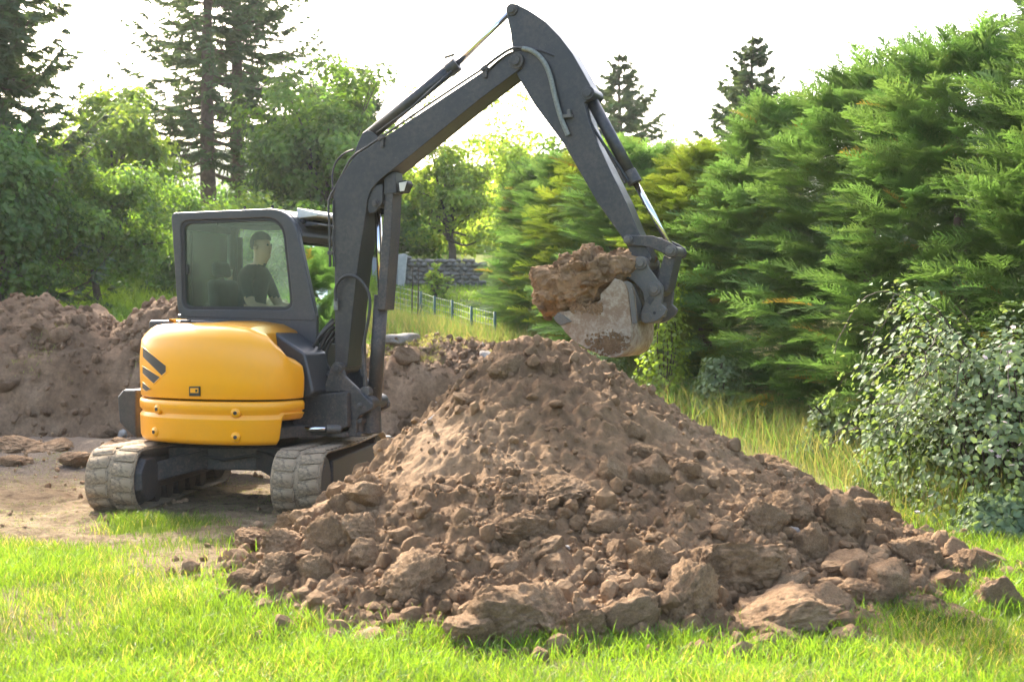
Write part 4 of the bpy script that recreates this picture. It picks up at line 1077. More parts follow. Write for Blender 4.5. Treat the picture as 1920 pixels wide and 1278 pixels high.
# edge strip on the rear side and the cutting edge
es = Lp([(1128, 430), (1165, 425), (1205, 450), (1225, 600), (1252, 815), (1206, 820), (1186, 640), (1168, 500)], -BKW - .012, **Z3)
MB().prism(es, -BKW - .014, -BKW - .0005).build('wear_strip', M['steel'], BK, False, .005)
MB().prism(es, BKW + .0005, BKW + .014).build('wear_strip', M['steel'], BK, False, .005)
ce = Lp([(478, 768), (520, 715), (560, 735), (650, 800), (545, 838), (500, 800)], -BKW - .01, **Z3)
MB().prism(ce, -BKW - .012, BKW + .012).build('cutting_edge', M['steel'], BK, False, .006)
for q in ((560, 990), (760, 1080)):
    pass
hg = Lp([(1165, 440), (1215, 452), (1290, 640), (1290, 790), (1235, 812), (1195, 790), (1180, 600)], -.15, **Z3)
for v0 in (-.15, .11): MB().prism(hg, v0, v0 + .04).build('hanger', M['steel'], BK, False, .008)

# ---- pipes and hoses on the boom
def hose(name, pts, r, mat, parent, v, Zk=None, n=6, seg=8):
    P = [zz3(p, v if len(p) < 3 else p[2], Zk) if Zk else L3(p[0], p[1], v if len(p) < 3 else p[2]) for p in pts]
    V, F = tube(crom(P, n), r, seg); return poly_obj(name, V, F, mat, parent, True)
hose('pipe', [(150, 1278), (148, 1100), (143, 985), (152, 940), (172, 905), (210, 835), (255, 755), (330, 702), (400, 655), (640, 490), (885, 328)], .0105, M['black'], BOOM, -BW + .01, Z2)
hose('pipe', [(168, 1278), (166, 1100), (166, 960)], .008, M['hose'], BOOM, -BW - .012, Z2)
hose('pipe', [(885, 328), (935, 288), (1000, 243), (1040, 230), (1080, 232)], .013, M['black'], BOOM, -BW - .015, Z2)
hose('pipe', [(900, 345), (945, 302), (1000, 262), (1030, 250)], .009, M['black'], BOOM, -BW - .01, Z2)
hose('pipe', [(264, 718), (220, 735), (180, 775), (162, 830), (163, 905)], .009, M['hose'], BOOM, -BW + .02, Z2)
hose('hose', [(1072, 233), (1110, 242), (1150, 268), (1185, 315), (1207, 375), (1222, 440), (1240, 510), (1260, 575), (1290, 648)], .021, M['hosepale'], ARM, -AW - .04, Z2)
hs = zz3((1290, 560), -AW, Z2); MB().box((hs[0], -AW - .02, hs[2]), (.09, .06, .03)).box((hs[0] + .02, -AW - .03, hs[2] + .02), (.03, .03, .07)).build('hose_clip', M['steel'], ARM, False, .005)
for q in ((893, 330), (400, 662)):
    a = zz3(q, -BW, Z2); MB().box((a[0], -BW - .012, a[2]), (.06, .05, .035), Matrix.Rotation(R(-35), 3, 'Y')).box((a[0] + .01, -BW - .014, a[2] - .04), (.03, .028, .08)).build('pipe_clamp', M['blackdirty'], BOOM, False, .005)
a = zz3((148, 1212), -BW, Z2); MB().box((a[0] + .01, -BW - .005, a[2]), (.045, .03, .035)).build('pipe_clamp', M['blackdirty'], BOOM, False, .005)
hose('hose', [(320, 300), (314, 240), (330, 180), (372, 138), (420, 130), (470, 150), (515, 200), (540, 260), (545, 340), (532, 440), (508, 560), (500, 640)], .014, M['hose'], EX, -BW - .05, Z5)
hose('hose', [(502, 600), (505, 700), (512, 800), (515, 890)], .020, M['blackdirty'], EX, -.10, Z5)
a = zz3((520, 905), -.1, Z5); MB().cyl((a[0], -.14, a[2]), (a[0], -.03, a[2]), .05, 16).build('hose_union', M['steel'], EX, False, .008)
a = zz3((322, 320), -BW - .02, Z5); MB().cyl((a[0], -BW - .03, a[2] - .05), (a[0], -BW - .03, a[2] + .05), .020, 10).build('hose_union', M['hosepale'], EX, False, .004)
for k, pts in enumerate(([(306, 440), (262, 482), (200, 550), (163, 620), (158, 690), (190, 745), (235, 785), (285, 800)], [(308, 470), (265, 520), (225, 590), (195, 650), (200, 720), (235, 765), (280, 780)],
                         [(310, 545), (285, 575), (262, 620), (255, 670), (262, 720), (280, 750)], [(300, 420), (240, 490), (180, 575), (142, 660), (140, 740), (175, 800), (245, 830)], [(312, 500), (270, 560), (228, 640), (232, 700), (265, 760), (300, 790)])):
    hose('hose', pts, .017 if k != 2 else .013, M['hose'], EX, -.12 + .035 * k, Z5)
# travel motor / dial visible behind the fairing
a = L3(601, 610, .5); MB().cyl((a[0], .42, a[2]), (a[0], .58, a[2]), .07, 20).build('side_mirror', M['rubberseal'], EX, False, .02)

# ================================================================== the load of soil in the bucket
LO = [(230, 430), (250, 360), (330, 300), (480, 275), (620, 235), (740, 190), (850, 225), (960, 170), (1060, 190), (1150, 190), (1225, 230), (1215, 330), (1100, 420), (1000, 470), (920, 590), (830, 660), (700, 715), (560, 740), (430, 735), (310, 680), (245, 560)]
lo2 = np.array(Lp(LO, -.3, **Z3)); lc_ = lo2.mean(0); per = crom(lo2, 5, True)
ang = np.arctan2(per[:, 1] - lc_[1], per[:, 0] - lc_[0]); rad = np.hypot(per[:, 0] - lc_[0], per[:, 1] - lc_[1]); od = np.argsort(ang); ang, rad = ang[od], rad[od]
bm = bmesh.new(); bmesh.ops.create_icosphere(bm, subdivisions=6, radius=1); SV_ = np.array([v.co[:] for v in bm.verts]); SF_ = np.array([[v.index for v in f.verts] for f in bm.faces]); bm.free()
th = np.arctan2(SV_[:, 2], SV_[:, 0]); rr = np.interp(th, ang, rad, period=2 * math.pi); h_ = np.hypot(SV_[:, 0], SV_[:, 2])
hs_ = np.abs(h_) ** .55; vv = np.sign(SV_[:, 1]) * np.abs(SV_[:, 1]) ** .8 * .36
Pn = np.stack([lc_[0] + np.cos(th) * rr * hs_ * .94, vv, lc_[1] + np.sin(th) * rr * hs_ * .94], 1)
nrm = unit(Pn - np.array([lc_[0], 0, lc_[1]]))
dsp = .04 * fbm(*(Pn * 6).T, octv=3, seed=140) + .055 * billow(*(Pn * 7).T, octv=4, seed=141) + .035 * billow(*(Pn * 21).T, octv=3, seed=142)
up = smooth(0, .8, nrm[:, 2]); dsp = dsp * (1 + .5 * up) + up * .10 * np.maximum(0, noise3(*(Pn * 12).T, seed=143))
Pn = Pn + nrm * dsp[:, None]
LOAD = empty('soil_load', (CX, CY, 0), YAW); tag(LOAD, 'heaped load of moist brown soil carried in the raised bucket', 'soil')
obj('soil_mass', mesh_np('soil_mass', Pn, SF_, M['soil'], True), LOAD)
def load_sampler(n):
    k = rng.integers(0, len(Pn), n * 3); P = Pn[k]; k = ((P[:, 1] < .1) | (nrm[k][:, 2] > .3)) & ~((P[:, 2] < lc_[1] - .02) & (P[:, 0] > lc_[0] + .05)); P = P[k][:n]; return P - np.array([0, 0, .004]), np.ones(len(P))
scatter_crumbs('soil_crumbs', LOAD, 1500, load_sampler, .004, .020, M['soil'], pw=1.8)
for i in range(120):
    k = rng.integers(len(Pn)); p = Pn[k]
    if p[1] > .15 or (p[2] < lc_[1] - .05 and p[0] > lc_[0]): continue
    s = rng.uniform(.016, .042); obj('clod', CL[rng.integers(14)], LOAD, tuple(p), tuple(rng.uniform(-1, 1, 3)), (s, s * rng.uniform(.7, 1.2), s * rng.uniform(.8, 1.4)))

# crumbs of soil stuck to the lower side of the bucket and along its lip
def stuck(n):
    P = []
    while len(P) < n:
        x, y = rng.normal(1010, 105), rng.normal(1010, 48)
        if rng.random() < .3: x, y = rng.uniform(640, 930), 690 - (rng.uniform(640, 930) - 640) * .1 + rng.normal(0, 25)
        u_, z_ = L(940 + x / 4.916, 440 + y / 4.916, -BKW)
        if (x - 960) ** 2 / 240 ** 2 + (y - 960) ** 2 / 160 ** 2 < 1 or y < 740: P.append((u_, -BKW - .002, z_))
    return np.array(P), np.ones(len(P))
st_ = scatter_crumbs('stuck_soil', EX, 900, stuck, .003, .014, M['soil'], pw=1.5)

# ================================================================== the operator
def build_person():
    HU, HZ = L(492, 463, .45); v = .45
    sh_z = L(480, 507, .45)[1]; u = HU - .07
    pts = []; rads = []; edges = []
    def add(p, r, par=None):
        pts.append(p); rads.append(r if isinstance(r, tuple) else (r, r)); i = len(pts) - 1
        if par is not None: edges.append((par, i))
        return i
    pel = add((u - .06, v, 1.50), (.17, .13))
    ab = add((u - .05, v, 1.68), (.15, .12), pel)
    ch = add((u - .03, v, sh_z - .14), (.18, .13), ab)
    up = add((u - .005, v, sh_z + .0), (.13, .095), ch)
    nk = add((u + .03, v, sh_z + .045), .062, up)
    h0 = add((HU + .008, v, HZ - .055), (.076, .092), nk)
    h1 = add((HU - .012, v, HZ + .03), (.080, .098), h0)
    h2 = add((HU - .015, v, HZ + .085), (.066, .080), h1)
    for s in (-1, 1):
        sh = add((u - .01, v + s * .19, sh_z - .06), .068, up)
        el = add((u + .10, v + s * .26, sh_z - .33), .048, sh)
        wr = add((u + .33, v + s * .28, 1.70), .032, el)
        pa = add((u + .40, v + s * .285, 1.715), (.040, .022), wr)
        for k, (dy, ln) in enumerate(((-.026, .058), (-.009, .066), (.009, .062), (.026, .05))):
            f1 = add((u + .43 + ln * .25, v + s * .285 + dy, 1.725), .0105, pa); f2 = add((u + .44 + ln * .45, v + s * .285 + dy, 1.700), .0095, f1); add((u + .42 + ln * .3, v + s * .285 + dy, 1.675), .0085, f2)
        t1 = add((u + .395, v + s * .285 - s * .04, 1.73), .011, pa); add((u + .43, v + s * .285 - s * .05, 1.745), .009, t1)
        hp = add((u + .02, v + s * .10, 1.49), .095, pel)
        kn = add((u + .46, v + s * .14, 1.50), .065, hp)
        an = add((u + .48, v + s * .13, 1.09), .045, kn); add((u + .62, v + s * .13, 1.03), .038, an)
    me = bpy.data.meshes.new('person'); me.from_pydata(pts, edges, [])
    o = obj('person', me)
    md = o.modifiers.new('skin', 'SKIN')
    for i, sv in enumerate(me.skin_vertices[0].data): sv.radius = rads[i]; sv.use_root = (i == 0)
    md.use_smooth_shade = True
    ss = o.modifiers.new('sub', 'SUBSURF'); ss.levels = 2; ss.render_levels = 2
    bpy.context.view_layer.update()
    dg = bpy.context.evaluated_depsgraph_get(); nm = bpy.data.meshes.new_from_object(o.evaluated_get(dg))
    bpy.data.objects.remove(o)
    nm.name = 'person'
    skin = mat_simple('skin', (.46, .27, .19), .55, 0, .06); shirt = mat_simple('dark_shirt', (.018, .02, .026), .9, 0, .3, 30); jean = mat_simple('jeans', (.03, .045, .085), .9, 0, .25, 40); hair = mat_simple('hair', (.055, .045, .038), .8, 0, .3, 60)
    nm.materials.clear()
    for m in (skin, shirt, jean): nm.materials.append(m)
    # pull the face out: nose, brow, chin
    for vt in nm.vertices:
        c = vt.co
        d = (c.x - HU, c.y - v, c.z - HZ)
        if abs(d[1]) < .022 and d[0] > .04 and -.045 < d[2] < .02: c.x += .022 * (1 - abs(d[1]) / .022) * (1 - abs(d[2] + .012) / .04 if abs(d[2] + .012) < .04 else 0)
        if abs(d[1]) < .04 and d[0] > .03 and -.12 < d[2] < -.075: c.x += .012
    for p in nm.polygons:
        p.use_smooth = True; c = p.center
        if c.z > sh_z + .055 and abs(c.y - v) < .13: p.material_index = 0
        elif c.z < 1.58 and abs(c.y - v) < .235: p.material_index = 2
        elif abs(c.y - v) > .15 and (c.z < sh_z - .25): p.material_index = 0
        else: p.material_index = 1
    P = empty('person', (CX, CY, 0), YAW)
    tag(P, 'person with short dark hair in black shirt seated at the digger controls', 'person')
    body = obj('body', nm, P)
    V, F = ICO[4]; V = V * np.array([.108, .089, .112]); k = V[:, 2] > -.0 ; 
    W = V + np.array([HU - .016, v, HZ + .035])
    keep = [f for f in F if all((W[i][2] > HZ + .062) or (W[i][0] < HU - .025 and W[i][2] > HZ - .03) for i in f)]
    poly_obj('hair', W, keep, hair, P, True)
    for s in (-1, 1):
        e = MB().cyl((HU - .015, v + s * .083, HZ - .005), (HU - .018, v + s * .098, HZ), .024, 12); e.build('ear', skin, P, True)
        poly_obj('eye', ICO[2][0] * .011 + np.array([HU + .075, v + s * .032, HZ + .018]), ICO[2][1].tolist(), M['dark'], P, True)
    MB().box((HU + .083, v, HZ - .055), (.006, .042, .007)).build('mouth', mat_simple('lips', (.30, .13, .10), .5), P, False, .002)
build_person()

# ================================================================== trees, hedge and shrubs
def frames(D, up):
    D = unit(D); Y_ = np.cross(up, D); bad = np.linalg.norm(Y_, axis=1) < 1e-3; Y_[bad] = np.array([1, 0, 0]); Y_ = unit(Y_); Zv = np.cross(D, Y_); return D, Y_, Zv
def stamp(T_, P, D, up, s, roll=None):
    """place template vertices T_ (k,3) at P with x along D"""
    X_, Y_, Z_ = frames(D, up)
    if roll is not None:
        c, q = np.cos(roll)[:, None], np.sin(roll)[:, None]; Y_, Z_ = Y_ * c + Z_ * q, Z_ * c - Y_ * q
    B = np.stack([X_, Y_, Z_], 1)                       # n,3,3
    return P[:, None, :] + np.einsum('kj,nji->nki', T_, B) * s[:, None, None]
def rep_faces(F, n, k): return (np.asarray(F)[None] + (np.arange(n) * k)[:, None, None]).reshape(-1, np.asarray(F).shape[1])
def frond(seed, nb=11, sub=3, wd=.035):
    """flat feathery spray of a cypress: triangles only"""
    r = np.random.default_rng(seed); V = []; F = []
    def tri(a, d, w_, l):
        a = np.array(a); d = unit(np.array(d)); s = unit(np.cross(d, [0, 0, 1])); b = len(V)
        V.extend([a - s * w_ / 2, a + s * w_ / 2, a + d * l]); F.append((b, b + 1, b + 2))
    for i in range(nb):
        s = (i + .6) / nb; c = np.array([s, .03 * math.sin(s * 5), -.22 * s * s]); l = (.40 * (1 - s) ** .7 + .10)
        tri(c, (1, 0, -.35 * s), wd * .8, 1.6 / nb)
        for sd in (-1, 1):
            a = R(r.uniform(28, 50)); d = np.array([math.cos(a), sd * math.sin(a), r.uniform(-.25, .2)]); ll = l * r.uniform(.75, 1.2)
            tri(c, d, wd, ll)
            for q in range(sub):
                t = (q + .8) / (sub + .6); a2 = a + R(r.uniform(-38, 38)); d2 = np.array([math.cos(a2), sd * math.sin(a2), r.uniform(-.3, .3)])
                tri(c + unit(d) * ll * t, d2, wd * .85, ll * r.uniform(.3, .5))
    tri((.93, 0, -.2), (1, 0, -.4), wd, .22)
    return np.array(V), np.array(F)
def cypress_mesh(seed, H, Rm, nbr=170, per=9, size=(.30, .56), col_in=(.55, .62, .6)):
    r = np.random.default_rng(seed); fv, ff = frond(seed); k = len(fv)
    P, D, S, T_ = [], [], [], []
    for b in range(nbr):
        h = r.random() ** .85 * .97; az = r.uniform(0, 2 * math.pi)
        env = Rm * (1 - h ** 1.9) ** .75 * (1 + .22 * float(noise3(math.cos(az) * 1.6 + seed, math.sin(az) * 1.6, h * 4, seed))) + .05
        o = np.array([math.cos(az), math.sin(az), 0]); rise = r.uniform(.15, .6) + .9 * h ** 3
        d = unit(o + np.array([0, 0, rise])); L_ = env * r.uniform(.82, 1.08)
        root = np.array([0, 0, max(.05, h * H - L_ * rise * .55)])
        for q in range(per):
            t = .42 + .58 * r.random() ** .8; side = unit(np.cross(d, [0, 0, 1])); p = root + d * L_ * t / max(.3, np.linalg.norm(d[:2])) * .98 + side * r.normal(0, .09 + .05 * t) + np.array([0, 0, r.normal(0, .05)])
            dd = unit(d + side * r.normal(0, .42) + np.array([0, 0, r.normal(-.05, .15)]))
            P.append(p); D.append(dd); S.append(r.uniform(*size) * (1.0 if t > .6 else .9)); T_.append(smooth(.4, 1.0, np.array(t)))
    # leader shoots
    for q in range(34):
        az = r.uniform(0, 6.28); rr = r.random() ** .7 * .55; p = np.array([math.cos(az) * rr, math.sin(az) * rr, H * r.uniform(.90, 1.0) - rr * .5])
        P.append(p); D.append(unit(np.array([math.cos(az) * .3, math.sin(az) * .3, 1]))); S.append(r.uniform(.35, .7)); T_.append(1.0)
    P, D, S = np.array(P), np.array(D), np.array(S); n = len(P)
    W = stamp(fv, P, D, np.tile([0, 0, 1.0], (n, 1)), S, r.normal(0, .5, n))
    hue = r.uniform(.82, 1.18, (n, 1)) * np.array([1, 1, 1]) * np.array([1, 1, 1]) + r.normal(0, .04, (n, 3))
    dead = r.random(n) < .010; hue[dead] = np.array([2.3, .95, .75])
    C = np.repeat(hue[:, None, :], k, 1)
    return W.reshape(-1, 3), rep_faces(ff, n, k), C.reshape(-1, 3)
def tube_arrays(list_of): 
    V, F = [], []
    for pts, rad, n in list_of:
        v, f = tube(pts, rad, n); b = len(V); V += v; F += [tuple(i + b for i in q) for q in f]
    return V, F
def plant(name, loc, trunk, crown, label, cat, group=None, rz=0.0, sc=(1, 1, 1), crown_name='crown'):
    t = empty(name, loc, rz); t.scale = sc; tag(t, label, cat, group)
    if trunk is not None: obj('trunk', trunk, t)
    obj(crown_name, crown, t); return t
# ---- cypress hedge: separate trees
CYP = [mesh_np('crown', *cypress_mesh(11 + i, 4.7, 1.45)[:2], M['cypress'], False) for i in range(0)]
cyp = []
for i in range(2):
    V, F, C = cypress_mesh(11 + i, 4.7, 1.5, 270, 9); cyp.append((V, F, C))
CYP = [mesh_np('crown', V, F, M['cypress'], False, C) for V, F, C in cyp]
def trunk_mesh(H, r0, mat, bend=.1, seed=0, limbs=()):
    r = np.random.default_rng(seed); z = np.linspace(-.3, H, 9); b = np.cumsum(r.normal(0, bend * .3, (9, 2)), 0); b[0] = 0; b[1] *= .3
    pts = np.stack([b[:, 0], b[:, 1], z], 1); rad = r0 * (1 - .85 * np.clip(z / H, 0, 1)); rad[0] *= 1.35
    V, F = tube_arrays([(pts, rad, 9)] + list(limbs)); m = bpy.data.meshes.new('trunk'); m.from_pydata([tuple(map(float, v)) for v in V], [], F); m.materials.append(mat)
    for p in m.polygons: p.use_smooth = True
    return m
TRC = trunk_mesh(4.2, .13, M['bark_red'], .05, 3)
gz = lambda x, y: float(ground_z(np.array(float(x)), np.array(float(y))))
hedge = [  # x, y, variant, gold, height scale, width scale, label
    (6.15, 11.0, 0, 0, .98, 1.05, 'green cypress of the hedge cut by the right picture edge'),
    (5.45, 12.9, 1, 0, 1.03, 1.05, 'large green cypress of the hedge behind the bramble bush'),
    (4.75, 14.7, 2, 0, 1.02, 1.05, 'green cypress of the hedge above the left edge of the bramble'),
    (4.25, 16.4, 0, 0, .98, 1.05, 'green cypress of the hedge over the patch of dry grass'),
    (3.55, 18.0, 1, 0, .95, 1.0, 'green cypress of the hedge just right of the bucket'),
    (2.75, 19.4, 0, 1, .94, 1.0, 'yellow green cypress right behind the bucket linkage'),
    (1.95, 20.9, 2, 0, .80, .95, 'green cypress of the hedge directly behind the raised bucket'),
    (1.55, 22.6, 1, 1, .92, .95, 'golden cypress behind the lower arm of the digger'),
    (1.0, 23.6, 0, 0, .80, .85, 'green cypress seen between arm and boom'),
    (.62, 25.0, 2, 0, .92, .82, 'dark green cypress at the far end of the hedge by the lawn'),
    (1.9, 26.5, 0, 1, 1.05, 1.0, 'golden green cypress standing behind the hedge line under the arm')]
for i, (x, y, v, g, hs, ws, lb) in enumerate(hedge):
    pxx = 960 + F_PX * x / y; yt = np.interp(pxx, [890, 960, 1050, 1130, 1220, 1300, 1400, 1450, 1550, 1700, 1850, 2000, 2400], [340, 310, 290, 265, 255, 275, 230, 190, 130, 90, 20, -40, -120])
    hs = (CAMZ + (590 - yt) * y / F_PX - gz(x, y)) / 4.95
    t = plant('cypress_tree', (x, y, gz(x, y) - .08), TRC, CYP[v % 2], lb, 'cypress', 'cypresses of the hedge', i * 1.9 + .4, (ws, ws, hs))
    if g: sl = [c for c in t.children if c.name.startswith('crown')][0].material_slots[0]; sl.link = 'OBJECT'; sl.material = M['cypress_gold']
# ---- spruces
def spruce_mesh(seed, H, Rb, levels=26, per=7, bare=0.0, droop=.25, twigw=.05, open_=1.0, tw=9):
    r = np.random.default_rng(seed); V = []; F = []; limbs = []
    for l in range(levels):
        t = bare + (1 - bare) * (l + r.uniform(-.2, .2)) / levels; t = min(max(t, bare), .985); h = t * H
        Lr = Rb * (1 - (t - bare) / (1 - bare)) ** .85 * r.uniform(.8, 1.1) + .12
        for b in range(per):
            if r.random() > open_: continue
            az = r.uniform(0, 6.28); o = np.array([math.cos(az), math.sin(az), 0]); L_ = Lr * r.uniform(.65, 1.1); side = np.array([-o[1], o[0], 0])
            ss = np.linspace(0, 1, 6); bp = np.array([0, 0, h]) + o * (L_ * ss)[:, None] + np.array([0, 0, 1.0]) * (L_ * (-droop * np.sin(ss * 2.2) + .22 * ss ** 3 + .35 * t * ss))[:, None]
            limbs.append((bp, np.linspace(.035 * H / 10, .006, 6) * (1.2 - t), 4))
            for k in range(tw + int(L_ * 5)):
                s = .15 + .85 * r.random(); p = bp[0] * 0 + np.array([np.interp(s, ss, bp[:, a]) for a in range(3)])
                for sd in (-1, 1):
                    ln = (.20 + .42 * (1 - s)) * min(1.0, L_ * .6 + .25) * r.uniform(.6, 1.2)
                    d = unit(o * r.uniform(.5, 1.1) + side * sd * r.uniform(.4, 1.1) + np.array([0, 0, r.uniform(-.55, .12)]))
                    w_ = unit(np.cross(d, [r.normal(), r.normal(), r.normal()])) * twigw * r.uniform(.7, 1.5)
                    w_ = w_ * .62; b0 = len(V); V += [p - w_, p + w_, p + d * ln]; F.append((b0, b0 + 1, b0 + 2))
                    for f_ in (.25, .55):
                        q = p + d * ln * f_; d2 = unit(d + np.array([0, 0, -.35]) + r.normal(0, .45, 3)); b0 = len(V); V += [q - w_ * .8, q + w_ * .8, q + d2 * ln * (.75 - .5 * f_)]; F.append((b0, b0 + 1, b0 + 2))
    V = np.array(V); n = len(V) // 9
    C = np.repeat((r.uniform(.8, 1.25, (n, 1)) * np.ones((n, 3)) + r.normal(0, .05, (n, 3)))[:, None], 9, 1).reshape(-1, 3)
    return V, np.array(F), C, limbs
def spruce(name, px, d, ztop, Rb, seed, label, group=None, **kw):
    p = at_depth(px, 590, d); g0 = gz(p[0], d); H = ztop - g0
    V, F, C, limbs = spruce_mesh(seed, H, Rb, **kw)
    return plant(name, (p[0], d, g0 - .1), trunk_mesh(H, .018 * H + .05, M['bark_red'], .08, seed, limbs), mesh_np('crown', V, F, M['spruce'], False, C), label, 'spruce', group)
spruce('spruce_tree', -45, 27, 12.5, 3.5, 41, 'dense dark spruce cut by the left picture edge', levels=44, per=11, droop=.45, twigw=.06, tw=18)
A_ = spruce('spruce_tree', 392, 40, 15.5, 3.8, 42, 'tall open conifer with bare trunk, left of the two behind the cab', levels=30, per=7, bare=.22, droop=.18, open_=.78, twigw=.06, tw=13)
B_ = spruce('spruce_tree', 449, 43, 16.5, 3.6, 43, 'tall open conifer with bare trunk, right of the two behind the cab', levels=30, per=7, bare=.28, droop=.18, open_=.78, twigw=.06, tw=13)
spruce('spruce_tree', 683, 55, 11.6, 2.9, 44, 'small pointed spruce top behind the arm cylinder foot', levels=26, per=8, twigw=.09, droop=.1, tw=10)
spruce('spruce_tree', 1163, 50, 11.2, 3.4, 45, 'pointed spruce on the skyline right of the arm', levels=24, per=7, twigw=.09, droop=.05, tw=10)
spruce('spruce_tree', 1412, 38, 9.4, 2.7, 46, 'pointed spruce rising above the middle of the hedge', levels=30, per=8, twigw=.075, droop=.12, tw=10)
spruce('spruce_tree', 1935, 22, 7.6, 2.4, 47, 'spruce tip in the top right corner above the hedge', levels=22, per=7, twigw=.05, droop=.2)
# ---- broadleaved trees
def leaf_tree(seed, H, Rx, Rz, zc, nclump, leaves, lsize, rclump=.55, trunk_h=None, fill=.85):
    """clumps of leaves spread through an egg-shaped crown, limbs running to them"""
    r = np.random.default_rng(seed); cs = []
    while len(cs) < nclump:
        p = r.uniform(-1, 1, 3); q = np.linalg.norm(p)
        if q > 1 or q < .35 * r.random(): continue
        if noise3(*(p * 2.2 + seed), seed=seed) < -.15: continue
        cs.append(p * np.array([Rx, Rx, Rz]) * fill * (1 + .30 * r.normal()) + np.array([0, 0, zc]))
    cs = np.array(cs); m = leaves // nclump; n = m * nclump
    rc = r.uniform(.55, 1.25, nclump) * rclump
    d = unit(r.normal(size=(n, 3))); rad = r.random(n) ** .45
    off = d * rad[:, None] * np.repeat(rc, m)[:, None] * np.array([1.1, 1.1, .75])
    P = np.repeat(cs, m, 0) + off
    out = unit(off + (P - np.array([0, 0, zc])) * .25 + r.normal(0, .25, (n, 3)) + np.array([0, 0, .25]))
    D = unit(np.cross(out, r.normal(size=(n, 3)))); D[:, 2] -= .25; D = unit(D)
    T_ = np.array([[0, 0, 0], [.45, .30, .06], [1, 0, -.06], [.45, -.30, .06]]); Fq = np.array([[0, 1, 2], [0, 2, 3]])
    W = stamp(T_, P, D, out, r.uniform(.7, 1.35, n) * lsize)
    hue = np.repeat(r.uniform(.75, 1.25, (nclump, 1)), m, 0) * r.uniform(.8, 1.2, (n, 1)) * (np.ones((n, 3)) + r.normal(0, .05, (n, 3)))
    C = np.repeat(hue[:, None], 4, 1)
    th = trunk_h or zc - Rz * .55
    limbs = []
    for c in cs[r.permutation(nclump)[:min(nclump, 26)]]:
        z0 = th * r.uniform(.75, 1.25); mid = np.array([c[0] * .45, c[1] * .45, z0 + (c[2] - z0) * .55]) + r.normal(0, .12, 3)
        limbs.append((crom([(0, 0, z0), mid, c], 4), np.linspace(.05 * H / 6, .010, 9), 5))
    return W.reshape(-1, 3), rep_faces(Fq, n, 4), C.reshape(-1, 3), limbs
def broadleaf(name, px, d, zt, Rx, seed, mat, label, cat='tree', zlow=None, leaves=14000, lsize=.13, nclump=70, rclump=.55, group=None, base=None):
    x = (px - 960) / F_PX * d; g0 = gz(x, d) if base is None else base; H = zt - g0
    zl = (zlow if zlow is not None else g0 + .3 * H) - g0; Rz = (H - zl) / 2; zc = zl + Rz
    V, F, C, limbs = leaf_tree(seed, H, Rx, Rz, zc, nclump, leaves, lsize, rclump)
    return plant(name, (x, d, g0 - .05), trunk_mesh(zc, .022 * H + .03, M['bark'], .12, seed, limbs), mesh_np('crown', V, F, mat, False, C), label, cat, group)
broadleaf('maple_tree', 0, 25, 4.9, 1.35, 61, M['leaf_dark'], 'leafy dark green tree at the left edge in front of the spruce', zlow=2.35, leaves=15000, lsize=.13)
broadleaf('apple_tree', 195, 27.5, 4.75, 1.45, 62, M['leaf'], 'small round headed tree with short trunk behind the left bank', zlow=2.25, leaves=16000, lsize=.105, nclump=80, rclump=.42)
broadleaf('chestnut_tree', 215, 34, 7.3, 1.75, 63, M['leaf_pale'], 'taller pale flowering tree behind the round headed tree', zlow=3.5, leaves=14000, lsize=.15, nclump=60)
broadleaf('shrub', 335, 31, 4.7, 1.2, 64, M['leaf'], 'bushy shrub between the round headed tree and the cab roof', 'shrub', zlow=2.2, leaves=9000, lsize=.12, nclump=45)
broadleaf('birch_tree', 610, 36, 8.5, 2.2, 65, M['leaf'], 'broad green tree directly left of the boom bend', zlow=2.6, leaves=19000, lsize=.15, nclump=100)
broadleaf('yew_tree', 570, 37, 6.9, 1.2, 66, M['leaf_dark'], 'dark rounded tree rising behind the cab roof', zlow=2.6, leaves=16000, lsize=.13, nclump=80)
broadleaf('shrub', 440, 33, 4.4, 1.6, 67, M['leaf_pale'], 'pale bush peeping over the cab roof', 'shrub', zlow=2.2, leaves=8000, lsize=.13, nclump=50)
broadleaf('ash_tree', 838, 36, 7.2, 1.75, 68, M['leaf_airy'], 'airy pale green ash tree under the boom', zlow=3.0, leaves=8500, lsize=.13, nclump=70, rclump=.42)
broadleaf('ash_tree', 975, 38, 7.9, 1.6, 69, M['leaf_airy'], 'pale green ash tree top showing between boom and arm', zlow=3.0, leaves=8500, lsize=.13, nclump=65, rclump=.42)
broadleaf('holly_tree', 735, 37.5, 5.2, 1.5, 70, M['leaf_dark'], 'dark tree above the grey gate', zlow=2.6, leaves=10000, lsize=.14, nclump=55)
broadleaf('lime_tree', 680, 47, 9.6, 2.6, 71, M['leaf_dark'], 'broad dark tree far behind the boom cylinder', zlow=3.5, leaves=12000, lsize=.20, nclump=60, rclump=.8)
broadleaf('elm_tree', 590, 50, 10.6, 2.6, 72, M['leaf_dark'], 'far dark tree behind the boom bend', zlow=3.5, leaves=12000, lsize=.2, nclump=60, rclump=.8)
broadleaf('elm_tree', 330, 52, 6.6, 3.2, 73, M['leaf_dark'], 'far dark tree between the two tall trunks and the left trees', zlow=3.5, leaves=12000, lsize=.2, nclump=60, rclump=.8)
broadleaf('elm_tree', 90, 42, 6.0, 2.6, 74, M['leaf_dark'], 'far dark tree between the left spruce and the pale tree', zlow=2.4, leaves=12000, lsize=.18, nclump=60, rclump=.8)
broadleaf('elm_tree', 900, 50, 8.0, 3.2, 75, M['leaf_airy'], 'far green tree behind the airy ash', zlow=3.0, leaves=12000, lsize=.2, nclump=60, rclump=.8)
broadleaf('elm_tree', 1120, 42, 7.0, 3.0, 76, M['leaf'], 'far green tree behind the golden cypresses', zlow=3.0, leaves=12000, lsize=.2, nclump=60, rclump=.8)
